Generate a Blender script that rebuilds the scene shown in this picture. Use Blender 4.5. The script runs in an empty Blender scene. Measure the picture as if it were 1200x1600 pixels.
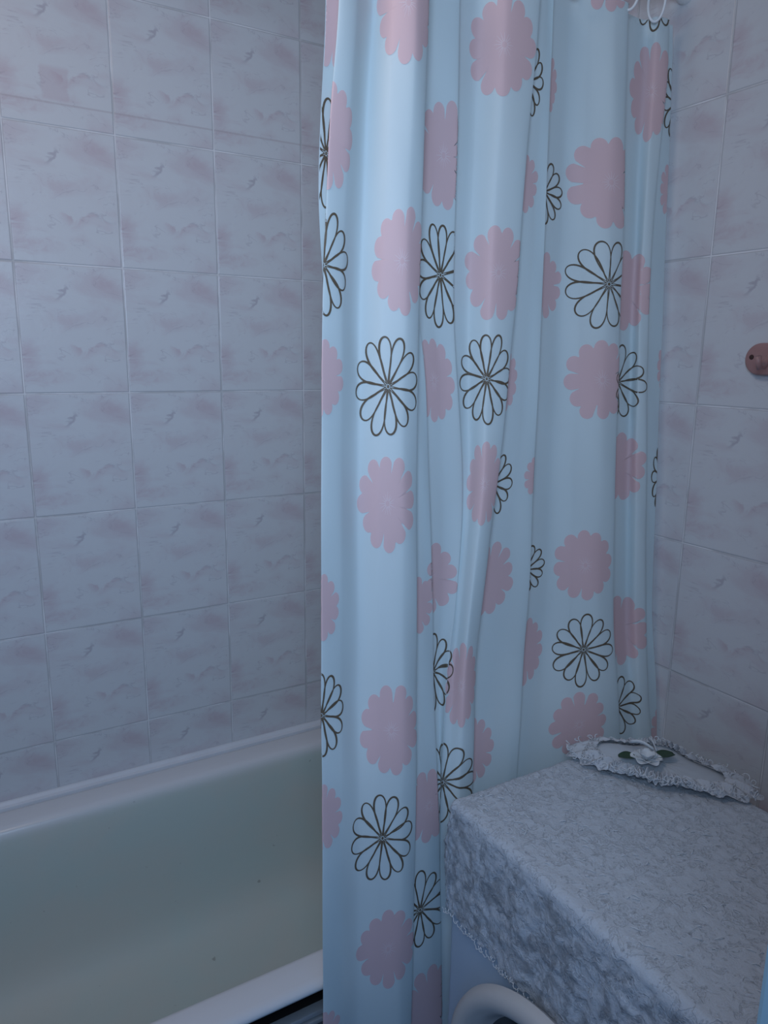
import bpy, bmesh, math, random
import numpy as np
from mathutils import Vector, Matrix, noise

random.seed(7)
SC = bpy.context.scene
COL = SC.collection
FLOOR = 0.0
EYE = 1.5                      # height of the photographer's camera above the floor

# ------------------------------------------------------------------ camera
YAW, PITCH, ROLL, FPX = 0.53644, 0.20772, 0.01315, 1150.4864
cy_, sy_ = math.cos(YAW), math.sin(YAW)
cp_, sp_ = math.cos(PITCH), math.sin(PITCH)
fwd = Vector((sy_ * cp_, cy_ * cp_, -sp_))
rgt = Vector((cy_, -sy_, 0))
upv = rgt.cross(fwd)
r2 = rgt * math.cos(ROLL) + upv * math.sin(ROLL)
u2 = -rgt * math.sin(ROLL) + upv * math.cos(ROLL)
cam_d = bpy.data.cameras.new('camera')
cam_d.sensor_fit = 'VERTICAL'
cam_d.sensor_height = 36.0
cam_d.lens = FPX / 1600.0 * 36.0
cam_d.clip_start = 0.02
cam = bpy.data.objects.new('camera', cam_d)
COL.objects.link(cam)
cam.matrix_world = Matrix(((r2.x, u2.x, -fwd.x, 0), (r2.y, u2.y, -fwd.y, 0), (r2.z, u2.z, -fwd.z, EYE), (0, 0, 0, 1)))
SC.camera = cam

# ------------------------------------------------------------------ world, light, exposure
SC.view_settings.view_transform = 'Standard'
SC.view_settings.look = 'None'
SC.view_settings.exposure = 0.0
SC.view_settings.gamma = 1.0
SC.view_settings.use_curve_mapping = False
world = bpy.data.worlds.new('daylight')
SC.world = world
world.use_nodes = True
bg = world.node_tree.nodes['Background']
bg.inputs['Color'].default_value = (0.20, 0.47, 1.0, 1)
bg.inputs['Strength'].default_value = 0.66


def area_light(name, loc, target, sx, sy, energy, color):
    d = bpy.data.lights.new(name, 'AREA')
    d.shape = 'RECTANGLE'
    d.size, d.size_y = sx, sy
    d.energy = energy
    d.color = color
    o = bpy.data.objects.new(name, d)
    COL.objects.link(o)
    o.location = loc
    o.rotation_euler = (Vector(target) - Vector(loc)).to_track_quat('-Z', 'Y').to_euler()
    return o


# daylight that comes in through the open doorway beside and behind the photographer, high up
dl_ = area_light('doorway_daylight', (-0.16, -0.14, 1.80), (0.35, 1.0, 1.68), 0.38, 0.36, 6.1, (0.53, 0.71, 0.95))
dl_.data.spread = math.radians(128)
# weak room light from the ceiling
area_light('ceiling_light', (-0.10, 0.80, 2.42), (0.30, 0.95, 0.6), 0.40, 0.40, 3.8, (1.0, 0.84, 0.78))


# ------------------------------------------------------------------ node helpers
class NT:
    def __init__(s, name):
        s.m = bpy.data.materials.new(name)
        s.m.use_nodes = True
        s.t = s.m.node_tree
        s.b = s.t.nodes['Principled BSDF']
        s.out = s.t.nodes['Material Output']

    def n(s, ty, **kw):
        x = s.t.nodes.new(ty)
        for k, v in kw.items():
            setattr(x, k, v)
        return x

    def l(s, a, b):
        s.t.links.new(a, b)

    def put(s, sock, v):
        if hasattr(v, 'node'):
            s.l(v, sock)
        else:
            sock.default_value = v

    def math(s, op, a, b=0.0, c=0.0, clamp=False):
        x = s.n('ShaderNodeMath', operation=op, use_clamp=clamp)
        s.put(x.inputs[0], a)
        s.put(x.inputs[1], b)
        s.put(x.inputs[2], c)
        return x.outputs[0]

    def step(s, v, a, b):                       # smooth ramp from a (0) to b (1)
        x = s.n('ShaderNodeMapRange', interpolation_type='SMOOTHSTEP')
        s.put(x.inputs[0], v)
        x.inputs[1].default_value, x.inputs[2].default_value = a, b
        return x.outputs[0]

    def mix(s, f, a, b):
        x = s.n('ShaderNodeMix', data_type='RGBA')
        s.put(x.inputs[0], f)
        s.put(x.inputs[6], (*a, 1) if isinstance(a, tuple) else a)
        s.put(x.inputs[7], (*b, 1) if isinstance(b, tuple) else b)
        return x.outputs[2]

    def noise(s, vec, scale, detail=3.0, rough=0.55, dist=0.0):
        x = s.n('ShaderNodeTexNoise')
        if vec is not None:
            s.l(vec, x.inputs['Vector'])
        x.inputs['Scale'].default_value = scale
        x.inputs['Detail'].default_value = detail
        x.inputs['Roughness'].default_value = rough
        x.inputs['Distortion'].default_value = dist
        return x.outputs['Fac']

    def obj(s):
        return s.n('ShaderNodeTexCoord').outputs['Object']

    def bump(s, h, strength, dist):
        x = s.n('ShaderNodeBump')
        x.inputs['Strength'].default_value = strength
        x.inputs['Distance'].default_value = dist
        s.l(h, x.inputs['Height'])
        s.l(x.outputs[0], s.b.inputs['Normal'])

    def base(s, v, rough=0.5, spec=0.5, metal=0.0):
        s.put(s.b.inputs['Base Color'], (*v, 1) if isinstance(v, tuple) else v)
        s.put(s.b.inputs['Roughness'], rough)
        s.b.inputs['Specular IOR Level'].default_value = spec
        s.b.inputs['Metallic'].default_value = metal
        return s.m


def plain(name, c, rough=0.5, spec=0.5, metal=0.0, var=0.06, scale=30.0):
    k = NT(name)
    f = k.noise(k.obj(), scale, 3)
    lo = tuple(max(0, x * (1 - var)) for x in c)
    hi = tuple(min(1, x * (1 + var)) for x in c)
    return k.base(k.mix(f, lo, hi), rough, spec, metal)


def tile_material(name, axis, u0, z0):
    """200 x 250 mm glazed wall tiles, every tile with the same printed pink marbling."""
    k = NT(name)
    sep = k.n('ShaderNodeSeparateXYZ')
    k.l(k.obj(), sep.inputs[0])
    u = sep.outputs['X'] if axis == 'x' else k.math('MULTIPLY', sep.outputs['Y'], -1.0)
    su = k.math('DIVIDE', k.math('SUBTRACT', u, u0), 0.2)
    sv = k.math('DIVIDE', k.math('SUBTRACT', sep.outputs['Z'], z0), 0.25)
    fu, fv = k.math('FRACT', su), k.math('FRACT', sv)
    iu, iv = k.math('FLOOR', su), k.math('FLOOR', sv)
    loc = k.n('ShaderNodeCombineXYZ')
    k.l(k.math('MULTIPLY', fu, 0.2), loc.inputs[0])
    k.l(k.math('MULTIPLY', fv, 0.25), loc.inputs[1])
    P = loc.outputs[0]
    # printed pink clouds: soft level bands and a corner patch on every tile
    mp = k.n('ShaderNodeMapping')
    mp.inputs['Scale'].default_value = (0.62, 1.0, 1.0)
    k.l(P, mp.inputs[0])
    Q = mp.outputs[0]
    n1 = k.noise(Q, 15.0, 4, 0.55, 0.6)
    n2 = k.noise(Q, 34.0, 5, 0.62, 0.9)

    wu = k.math('ADD', fu, k.math('MULTIPLY', k.math('SUBTRACT', n2, 0.5), 0.30))
    wv = k.math('ADD', fv, k.math('MULTIPLY', k.math('SUBTRACT', k.noise(Q, 46.0, 4, 0.6, 0.4), 0.5), 0.16))

    def blob(cx, cy, rx, ry):
        a = k.math('POWER', k.math('ABSOLUTE', k.math('DIVIDE', k.math('SUBTRACT', wu, cx), rx)), 2.0)
        b = k.math('POWER', k.math('ABSOLUTE', k.math('DIVIDE', k.math('SUBTRACT', wv, cy), ry)), 2.0)
        return k.math('SUBTRACT', 1.0, k.math('ADD', a, b), clamp=True)

    def span(v, a, b, soft):
        return k.math('MULTIPLY', k.step(v, a, a + soft), k.step(v, b, b - soft))
    # a jagged ridge line with a pink wash below it, right of the middle of the tile
    ridge = k.math('ADD', 0.375, k.math('ADD', k.math('MULTIPLY', k.math('SINE', k.math('MULTIPLY', fu, 19.0)), 0.028), k.math('MULTIPLY', k.math('SUBTRACT', n2, 0.5), 0.20)))
    below = k.math('SUBTRACT', ridge, fv)
    rmask = span(wu, 0.44, 0.98, 0.12)
    wash = k.math('MULTIPLY', k.math('MULTIPLY', span(below, -0.012, 0.13, 0.03), k.step(below, 0.13, 0.0)), rmask)
    rline = k.math('MULTIPLY', k.math('MULTIPLY', k.step(k.math('ABSOLUTE', below), 0.016, 0.003), rmask), k.step(n1, 0.40, 0.56))
    # a short dark squiggle in the upper part
    sq = k.math('SUBTRACT', wu, k.math('ADD', 0.40, k.math('MULTIPLY', k.math('SUBTRACT', fv, 0.79), 1.1)))
    squig = k.math('MULTIPLY', k.step(k.math('ABSOLUTE', sq), 0.045, 0.008), span(fv, 0.71, 0.86, 0.05))
    bl = k.math('MAXIMUM', wash, k.math('MULTIPLY', blob(0.06, 0.28, 0.12, 0.16), 0.9))
    bl = k.math('MAXIMUM', bl, k.math('MULTIPLY', blob(0.20, 0.13, 0.30, 0.08), 1.0))
    bl = k.math('MAXIMUM', bl, k.math('MULTIPLY', blob(0.42, 0.57, 0.26, 0.09), 0.6))
    bl = k.math('MAXIMUM', bl, k.math('MULTIPLY', blob(0.12, 0.92, 0.22, 0.1), 0.55))
    bl = k.math('MAXIMUM', bl, k.math('MULTIPLY', blob(0.85, 0.85, 0.16, 0.12), 0.5))
    pk = k.math('MULTIPLY', k.step(n1, 0.46, 0.70), 0.38)
    bl = k.math('MULTIPLY', bl, k.math('ADD', 0.25, k.math('MULTIPLY', k.step(n2, 0.36, 0.62), 0.75)))
    pk = k.math('MINIMUM', k.math('ADD', pk, k.math('MULTIPLY', bl, 0.75)), 1.0)
    col = k.mix(k.math('MULTIPLY', pk, 0.92), (0.60, 0.61, 0.63), (0.50, 0.39, 0.43))
    lines = k.math('MAXIMUM', k.math('MULTIPLY', rline, 0.9), squig)
    # fine darker veins, sparse
    rv = k.math('ABSOLUTE', k.math('SUBTRACT', k.noise(Q, 17.0, 3, 0.55, 1.3), 0.5))
    vein = k.math('MULTIPLY', k.step(rv, 0.016, 0.002), k.step(n2, 0.46, 0.60))
    lines = k.math('MAXIMUM', lines, k.math('MULTIPLY', vein, 0.6))
    col = k.mix(k.math('MULTIPLY', lines, 0.50), col, (0.31, 0.27, 0.33))
    if axis == 'x':
        # thin darker pinkish line above one row of joints
        # faded pink patch left on one upper tile
        px_ = k.math('MULTIPLY', k.step(k.math('ABSOLUTE', k.math('SUBTRACT', k.math('ADD', u, k.math('MULTIPLY', k.math('SUBTRACT', n2, 0.5), 0.02)), 0.234)), 0.026, 0.020),
                     k.step(k.math('ABSOLUTE', k.math('SUBTRACT', sep.outputs['Z'], EYE + 0.493)), 0.034, 0.024))
        col = k.mix(k.math('MULTIPLY', px_, 0.38), col, (0.50, 0.38, 0.42))
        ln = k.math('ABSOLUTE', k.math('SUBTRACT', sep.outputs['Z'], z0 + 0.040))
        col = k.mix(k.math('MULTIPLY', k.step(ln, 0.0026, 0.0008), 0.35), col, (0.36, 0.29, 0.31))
    # joints
    du = k.math('MULTIPLY', k.math('MINIMUM', fu, k.math('SUBTRACT', 1.0, fu)), 0.2)
    dv = k.math('MULTIPLY', k.math('MINIMUM', fv, k.math('SUBTRACT', 1.0, fv)), 0.25)
    d = k.math('MINIMUM', du, dv)
    joint = k.step(d, 0.0016, 0.0009)
    edge = k.math('MULTIPLY', k.step(d, 0.0028, 0.0015), 0.62)
    jn = k.noise(k.obj(), 7.0, 4, 0.6)
    grout = k.mix(k.step(jn, 0.38, 0.62), (0.50, 0.50, 0.51), (0.74, 0.74, 0.76))
    col = k.mix(edge, col, (0.30, 0.30, 0.33))
    col = k.mix(joint, col, grout)
    # surface relief: pressed stone texture, rounded tile edges, tiny tilt per tile
    h = k.math('ADD', k.math('MULTIPLY', n2, 0.8), k.math('MULTIPLY', n1, 0.5))
    h = k.math('ADD', h, k.math('MULTIPLY', k.step(d, 0.0008, 0.0034), 1.0))
    k.bump(h, 0.36, 0.0020)
    return k.base(col, k.math('ADD', 0.30, k.math('MULTIPLY', joint, 0.4)), 0.4)


# ------------------------------------------------------------------ object helpers
def link(name, me, mat=None, parent=None, smooth=True):
    o = bpy.data.objects.new(name, me)
    COL.objects.link(o)
    if mat is not None:
        for m in (mat if isinstance(mat, (list, tuple)) else [mat]):
            me.materials.append(m)
    if smooth:
        me.polygons.foreach_set('use_smooth', [True] * len(me.polygons))
    if parent is not None:
        o.parent = parent
        o.matrix_parent_inverse = Matrix.Translation(-parent.location)
    return o


def mesh_of(verts, faces):
    me = bpy.data.meshes.new('m')
    me.from_pydata([tuple(v) for v in verts], [], faces)
    me.update()
    return me


def tag(o, label=None, cat=None, group=None, kind=None):
    if label: o['label'] = label
    if cat: o['category'] = cat
    if group: o['group'] = group
    if kind: o['kind'] = kind
    return o


def thing(name, loc, label, cat, group=None):
    o = bpy.data.objects.new(name, None)
    o.empty_display_size = 0.05
    COL.objects.link(o)
    o.location = loc
    return tag(o, label, cat, group)


class MB:
    def __init__(s):
        s.v, s.f = [], []

    def add(s, verts, faces):
        n = len(s.v)
        s.v += [tuple(v) for v in verts]
        s.f += [tuple(i + n for i in f) for f in faces]
        return s

    def box(s, a, b, bev=0.0, seg=2):
        bm = bmesh.new()
        bmesh.ops.create_cube(bm, size=1.0)
        for v in bm.verts:
            v.co = Vector([(a[i] + b[i]) / 2 + v.co[i] * (b[i] - a[i]) for i in range(3)])
        if bev:
            bmesh.ops.bevel(bm, geom=bm.edges[:], offset=bev, segments=seg, profile=0.6, affect='EDGES')
        bm.verts.ensure_lookup_table()
        s.add([v.co for v in bm.verts], [[v.index for v in f.verts] for f in bm.faces])
        bm.free()
        return s

    def tube(s, pts, r, n=10, closed=False, caps=True):
        pts = [Vector(p) for p in pts]
        N = len(pts)
        rs = r if isinstance(r, (list, tuple)) else [r] * N
        vs, fs = [], []
        ref = None
        for i, p in enumerate(pts):
            a = pts[(i - 1) % N] if (closed or i > 0) else p
            b = pts[(i + 1) % N] if (closed or i < N - 1) else p
            t = (b - a).normalized()
            if ref is None:
                ref = Vector((0, 0, 1)) if abs(t.z) < 0.9 else Vector((1, 0, 0))
            x = (ref - t * ref.dot(t)).normalized()
            ref = x
            y = t.cross(x)
            for k in range(n):
                an = 2 * math.pi * k / n
                vs.append(p + (x * math.cos(an) + y * math.sin(an)) * rs[i])
        for i in range(N if closed else N - 1):
            j = (i + 1) % N
            for k in range(n):
                fs.append((i * n + k, i * n + (k + 1) % n, j * n + (k + 1) % n, j * n + k))
        if caps and not closed:
            fs.append(tuple(range(n))[::-1])
            fs.append(tuple((N - 1) * n + k for k in range(n)))
        return s.add(vs, fs)

    def lathe(s, prof, center, axis, n=64, close=False):
        """prof: list of (radius, distance along axis)."""
        ax = Vector(axis).normalized()
        x = ax.orthogonal().normalized()
        y = ax.cross(x)
        c = Vector(center)
        vs, fs = [], []
        for r, h in prof:
            for k in range(n):
                a = 2 * math.pi * k / n
                vs.append(c + ax * h + (x * math.cos(a) + y * math.sin(a)) * r)
        m = len(prof)
        for i in range(m if close else m - 1):
            j = (i + 1) % m
            for k in range(n):
                fs.append((i * n + k, i * n + (k + 1) % n, j * n + (k + 1) % n, j * n + k))
        if not close:
            if prof[0][0] > 1e-6: fs.append(tuple(range(n))[::-1])
            if prof[-1][0] > 1e-6: fs.append(tuple((m - 1) * n + k for k in range(n)))
        return s.add(vs, fs)

    def build(s, name, mat, parent=None, smooth=True, angle=None):
        me = mesh_of(s.v, s.f)
        o = link(name, me, mat, parent, smooth)
        if angle:
            me.polygons.foreach_set('use_smooth', [True] * len(me.polygons))
            try:
                me.set_sharp_from_angle(angle=math.radians(angle))
            except Exception:
                pass
        return o


def cr1(p0, p1, p2, p3, f, k=0.5):
    m1, m2 = (p2 - p0) * k, (p3 - p1) * k
    return (2 * f ** 3 - 3 * f ** 2 + 1) * p1 + (f ** 3 - 2 * f ** 2 + f) * m1 + (-2 * f ** 3 + 3 * f ** 2) * p2 + (f ** 3 - f ** 2) * m2


def smooth01(x, a, b):
    t = min(1, max(0, (x - a) / (b - a)))
    return t * t * (3 - 2 * t)

# ------------------------------------------------------------------ measured plan of the hanging curtain folds (metres)
CURTAIN_X = [
 [0.4623,0.5079,0.4752,0.5010,0.5400,0.5537,0.5775,0.6023,0.5839,0.5963,0.5952,0.5780,0.6332,0.6740,0.6647,0.7182,0.7478,0.8065,0.7902,0.8350,0.8466,0.8346,0.8964,0.9301,0.9652,0.9975,0.9881,1.0609,1.0726,1.0985,1.0968,1.1211],
 [0.4623,0.5077,0.4752,0.5010,0.5398,0.5536,0.5774,0.6022,0.5838,0.5962,0.5951,0.5779,0.6332,0.6739,0.6647,0.7179,0.7473,0.8052,0.7888,0.8354,0.8478,0.8356,0.8973,0.9315,0.9672,0.9998,0.9902,1.0637,1.0760,1.1022,1.1001,1.1268],
 [0.4621,0.5066,0.4748,0.5007,0.5386,0.5528,0.5768,0.6017,0.5832,0.5957,0.5948,0.5776,0.6328,0.6736,0.6642,0.7170,0.7460,0.8026,0.7862,0.8343,0.8478,0.8355,0.8974,0.9320,0.9684,1.0013,0.9915,1.0648,1.0770,1.1026,1.1001,1.1280],
 [0.4607,0.5037,0.4729,0.4990,0.5357,0.5508,0.5753,0.6003,0.5818,0.5947,0.5941,0.5767,0.6320,0.6728,0.6633,0.7155,0.7436,0.7989,0.7822,0.8319,0.8468,0.8343,0.8966,0.9318,0.9687,1.0019,0.9920,1.0642,1.0752,1.0996,1.0968,1.1280],
 [0.4579,0.4990,0.4688,0.4954,0.5314,0.5478,0.5730,0.5983,0.5797,0.5931,0.5930,0.5756,0.6309,0.6716,0.6620,0.7135,0.7406,0.7944,0.7777,0.8289,0.8453,0.8328,0.8955,0.9312,0.9687,1.0023,0.9922,1.0630,1.0722,1.0950,1.0922,1.1280],
 [0.4540,0.4937,0.4635,0.4907,0.5269,0.5442,0.5702,0.5960,0.5772,0.5914,0.5919,0.5744,0.6297,0.6703,0.6607,0.7112,0.7372,0.7897,0.7728,0.8257,0.8437,0.8310,0.8942,0.9305,0.9688,1.0028,0.9926,1.0619,1.0695,1.0909,1.0882,1.1280],
 [0.4500,0.4889,0.4584,0.4862,0.5227,0.5408,0.5674,0.5935,0.5746,0.5897,0.5908,0.5731,0.6285,0.6689,0.6592,0.7088,0.7338,0.7853,0.7683,0.8227,0.8420,0.8292,0.8930,0.9300,0.9690,1.0035,0.9932,1.0612,1.0673,1.0875,1.0858,1.1280],
 [0.4464,0.4848,0.4541,0.4823,0.5189,0.5377,0.5648,0.5911,0.5721,0.5880,0.5897,0.5719,0.6273,0.6674,0.6576,0.7064,0.7307,0.7812,0.7641,0.8198,0.8404,0.8275,0.8918,0.9295,0.9693,1.0043,0.9938,1.0607,1.0653,1.0844,1.0849,1.1280],
 [0.4437,0.4813,0.4504,0.4789,0.5155,0.5349,0.5622,0.5888,0.5696,0.5864,0.5888,0.5708,0.6261,0.6658,0.6559,0.7039,0.7275,0.7771,0.7599,0.8170,0.8389,0.8259,0.8908,0.9292,0.9697,1.0051,0.9944,1.0602,1.0635,1.0815,1.0854,1.1280],
 [0.4425,0.4780,0.4470,0.4757,0.5123,0.5322,0.5598,0.5866,0.5673,0.5850,0.5881,0.5700,0.6251,0.6642,0.6544,0.7015,0.7245,0.7734,0.7560,0.8146,0.8377,0.8245,0.8899,0.9288,0.9699,1.0056,0.9947,1.0596,1.0619,1.0789,1.0865,1.1280],
 [0.4431,0.4749,0.4437,0.4727,0.5092,0.5297,0.5576,0.5845,0.5651,0.5838,0.5876,0.5694,0.6242,0.6626,0.6539,0.6993,0.7219,0.7705,0.7531,0.8126,0.8364,0.8232,0.8889,0.9281,0.9696,1.0055,0.9945,1.0587,1.0604,1.0769,1.0875,1.1280],
 [0.4446,0.4720,0.4407,0.4699,0.5063,0.5273,0.5555,0.5826,0.5630,0.5829,0.5877,0.5694,0.6237,0.6611,0.6552,0.6972,0.7195,0.7676,0.7500,0.8103,0.8350,0.8216,0.8876,0.9270,0.9688,1.0047,0.9936,1.0578,1.0594,1.0758,1.0883,1.1280],
 [0.4457,0.4694,0.4379,0.4673,0.5036,0.5251,0.5536,0.5808,0.5611,0.5832,0.5898,0.5713,0.6247,0.6604,0.6585,0.6954,0.7167,0.7635,0.7458,0.8074,0.8333,0.8199,0.8861,0.9258,0.9678,1.0039,0.9926,1.0573,1.0591,1.0758,1.0895,1.1280],
 [0.4459,0.4672,0.4356,0.4651,0.5013,0.5232,0.5518,0.5791,0.5593,0.5850,0.5945,0.5757,0.6279,0.6610,0.6635,0.6946,0.7140,0.7585,0.7406,0.8039,0.8315,0.8179,0.8845,0.9246,0.9671,1.0035,0.9921,1.0573,1.0595,1.0765,1.0912,1.1280],
 [0.4455,0.4654,0.4336,0.4633,0.4992,0.5215,0.5502,0.5776,0.5576,0.5871,0.5997,0.5807,0.6320,0.6632,0.6688,0.6949,0.7119,0.7536,0.7356,0.8005,0.8296,0.8159,0.8830,0.9236,0.9667,1.0035,0.9919,1.0576,1.0601,1.0773,1.0929,1.1280],
 [0.4447,0.4638,0.4319,0.4616,0.4973,0.5200,0.5487,0.5761,0.5560,0.5882,0.6030,0.5838,0.6351,0.6661,0.6732,0.6958,0.7102,0.7489,0.7309,0.7972,0.8276,0.8139,0.8813,0.9225,0.9663,1.0034,0.9917,1.0578,1.0607,1.0782,1.0945,1.1280],
 [0.4436,0.4623,0.4303,0.4600,0.4954,0.5184,0.5472,0.5747,0.5544,0.5883,0.6045,0.5852,0.6373,0.6692,0.6765,0.6965,0.7084,0.7443,0.7261,0.7939,0.8256,0.8118,0.8797,0.9214,0.9657,1.0032,0.9913,1.0581,1.0613,1.0792,1.0958,1.1280],
 [0.4424,0.4609,0.4287,0.4585,0.4937,0.5171,0.5460,0.5735,0.5530,0.5883,0.6056,0.5862,0.6391,0.6721,0.6795,0.6965,0.7060,0.7393,0.7210,0.7904,0.8236,0.8096,0.8780,0.9203,0.9652,1.0030,0.9910,1.0583,1.0621,1.0805,1.0971,1.1280],
 [0.4410,0.4595,0.4272,0.4571,0.4921,0.5159,0.5450,0.5726,0.5520,0.5885,0.6067,0.5871,0.6406,0.6743,0.6817,0.6953,0.7027,0.7337,0.7154,0.7866,0.8216,0.8075,0.8764,0.9192,0.9647,1.0030,0.9908,1.0588,1.0631,1.0820,1.0986,1.1280],
 [0.4397,0.4582,0.4258,0.4558,0.4906,0.5150,0.5442,0.5719,0.5511,0.5887,0.6078,0.5880,0.6414,0.6744,0.6816,0.6922,0.6982,0.7275,0.7091,0.7826,0.8197,0.8055,0.8748,0.9183,0.9645,1.0031,0.9907,1.0594,1.0642,1.0835,1.1001,1.1280],
 [0.4384,0.4569,0.4243,0.4545,0.4892,0.5140,0.5435,0.5713,0.5504,0.5889,0.6087,0.5888,0.6412,0.6720,0.6785,0.6872,0.6925,0.7209,0.7024,0.7785,0.8181,0.8038,0.8735,0.9175,0.9643,1.0032,0.9907,1.0600,1.0654,1.0851,1.1017,1.1280],
 [0.4371,0.4556,0.4229,0.4532,0.4877,0.5131,0.5427,0.5707,0.5496,0.5890,0.6095,0.5894,0.6404,0.6679,0.6733,0.6812,0.6865,0.7146,0.6961,0.7746,0.8168,0.8023,0.8724,0.9168,0.9642,1.0034,0.9908,1.0607,1.0665,1.0867,1.1033,1.1280],
 [0.4358,0.4543,0.4215,0.4519,0.4863,0.5122,0.5420,0.5701,0.5489,0.5891,0.6102,0.5900,0.6394,0.6633,0.6676,0.6751,0.6806,0.7086,0.6900,0.7708,0.8154,0.8009,0.8714,0.9163,0.9642,1.0037,0.9909,1.0614,1.0677,1.0882,1.1048,1.1280],
 [0.4345,0.4530,0.4201,0.4507,0.4848,0.5112,0.5413,0.5694,0.5481,0.5892,0.6109,0.5906,0.6382,0.6583,0.6615,0.6693,0.6746,0.7025,0.6838,0.7668,0.8136,0.7990,0.8703,0.9159,0.9646,1.0044,0.9914,1.0623,1.0691,1.0900,1.1065,1.1280],
 [0.4332,0.4517,0.4187,0.4494,0.4834,0.5102,0.5405,0.5687,0.5472,0.5891,0.6115,0.5910,0.6366,0.6526,0.6551,0.6635,0.6688,0.6965,0.6776,0.7623,0.8110,0.7963,0.8687,0.9155,0.9654,1.0059,0.9926,1.0637,1.0708,1.0919,1.1084,1.1280],
 [0.4317,0.4503,0.4172,0.4480,0.4817,0.5091,0.5395,0.5678,0.5461,0.5887,0.6116,0.5910,0.6344,0.6465,0.6486,0.6577,0.6635,0.6912,0.6721,0.7575,0.8075,0.7927,0.8662,0.9147,0.9664,1.0077,0.9941,1.0651,1.0726,1.0939,1.1102,1.1280],
 [0.4296,0.4485,0.4154,0.4462,0.4795,0.5074,0.5381,0.5664,0.5444,0.5876,0.6109,0.5901,0.6314,0.6402,0.6423,0.6519,0.6589,0.6870,0.6674,0.7524,0.8028,0.7877,0.8623,0.9129,0.9670,1.0092,0.9950,1.0656,1.0736,1.0948,1.1107,1.1280],
 [0.4269,0.4459,0.4131,0.4439,0.4766,0.5053,0.5364,0.5644,0.5420,0.5857,0.6094,0.5882,0.6275,0.6338,0.6359,0.6461,0.6547,0.6832,0.6628,0.7469,0.7969,0.7813,0.8567,0.9099,0.9668,1.0101,0.9949,1.0645,1.0732,1.0944,1.1095,1.1280],
 [0.4238,0.4429,0.4105,0.4412,0.4732,0.5028,0.5345,0.5622,0.5392,0.5837,0.6078,0.5862,0.6233,0.6274,0.6294,0.6402,0.6506,0.6795,0.6580,0.7411,0.7903,0.7739,0.8500,0.9062,0.9664,1.0108,0.9941,1.0626,1.0725,1.0935,1.1074,1.1280],
 [0.4208,0.4399,0.4081,0.4386,0.4701,0.5006,0.5329,0.5603,0.5365,0.5822,0.6070,0.5850,0.6198,0.6216,0.6235,0.6348,0.6470,0.6760,0.6534,0.7354,0.7838,0.7665,0.8433,0.9024,0.9662,1.0118,0.9935,1.0611,1.0727,1.0939,1.1062,1.1280],
 [0.4182,0.4374,0.4061,0.4365,0.4674,0.4987,0.5318,0.5588,0.5343,0.5815,0.6074,0.5849,0.6174,0.6170,0.6188,0.6306,0.6444,0.6733,0.6496,0.7306,0.7782,0.7600,0.8371,0.8991,0.9664,1.0133,0.9934,1.0609,1.0745,1.0962,1.1071,1.1280],
 [0.4162,0.4356,0.4046,0.4349,0.4655,0.4974,0.5311,0.5578,0.5326,0.5813,0.6084,0.5854,0.6163,0.6139,0.6156,0.6278,0.6429,0.6719,0.6471,0.7272,0.7740,0.7552,0.8323,0.8968,0.9671,1.0152,0.9939,1.0619,1.0775,1.1001,1.1099,1.1280],
 [0.4149,0.4345,0.4036,0.4339,0.4643,0.4967,0.5308,0.5573,0.5315,0.5816,0.6098,0.5864,0.6163,0.6126,0.6143,0.6266,0.6428,0.6717,0.6461,0.7258,0.7721,0.7527,0.8298,0.8959,0.9685,1.0177,0.9953,1.0641,1.0814,1.1049,1.1142,1.1280],
 [0.4143,0.4340,0.4032,0.4334,0.4638,0.4964,0.5308,0.5572,0.5311,0.5823,0.6114,0.5876,0.6172,0.6128,0.6145,0.6269,0.6436,0.6726,0.6465,0.7263,0.7724,0.7527,0.8298,0.8970,0.9711,1.0210,0.9981,1.0676,1.0858,1.1100,1.1192,1.1280],
 [0.4141,0.4341,0.4031,0.4333,0.4637,0.4964,0.5309,0.5574,0.5310,0.5833,0.6133,0.5893,0.6187,0.6137,0.6154,0.6280,0.6449,0.6740,0.6476,0.7277,0.7739,0.7539,0.8316,0.8995,0.9746,1.0252,1.0019,1.0719,1.0906,1.1152,1.1244,1.1280],
 [0.4140,0.4343,0.4030,0.4334,0.4637,0.4965,0.5311,0.5576,0.5310,0.5845,0.6154,0.5911,0.6203,0.6148,0.6166,0.6292,0.6463,0.6756,0.6490,0.7294,0.7757,0.7555,0.8339,0.9025,0.9785,1.0296,1.0060,1.0766,1.0955,1.1203,1.1280,1.1280],
 [0.4139,0.4345,0.4030,0.4334,0.4638,0.4966,0.5312,0.5577,0.5309,0.5857,0.6175,0.5931,0.6221,0.6159,0.6177,0.6304,0.6477,0.6773,0.6504,0.7311,0.7775,0.7572,0.8362,0.9056,0.9825,1.0341,1.0103,1.0813,1.1004,1.1255,1.1280,1.1280],
 [0.4139,0.4347,0.4030,0.4334,0.4639,0.4967,0.5314,0.5579,0.5309,0.5869,0.6197,0.5950,0.6238,0.6170,0.6189,0.6317,0.6492,0.6789,0.6518,0.7329,0.7794,0.7589,0.8385,0.9087,0.9865,1.0386,1.0145,1.0860,1.1054,1.1280,1.1280,1.1280],
 [0.4138,0.4349,0.4030,0.4335,0.4639,0.4968,0.5315,0.5581,0.5308,0.5882,0.6219,0.5970,0.6256,0.6182,0.6201,0.6329,0.6506,0.6805,0.6532,0.7346,0.7812,0.7605,0.8409,0.9118,0.9905,1.0431,1.0187,1.0907,1.1103,1.1280,1.1280,1.1280],
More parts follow.
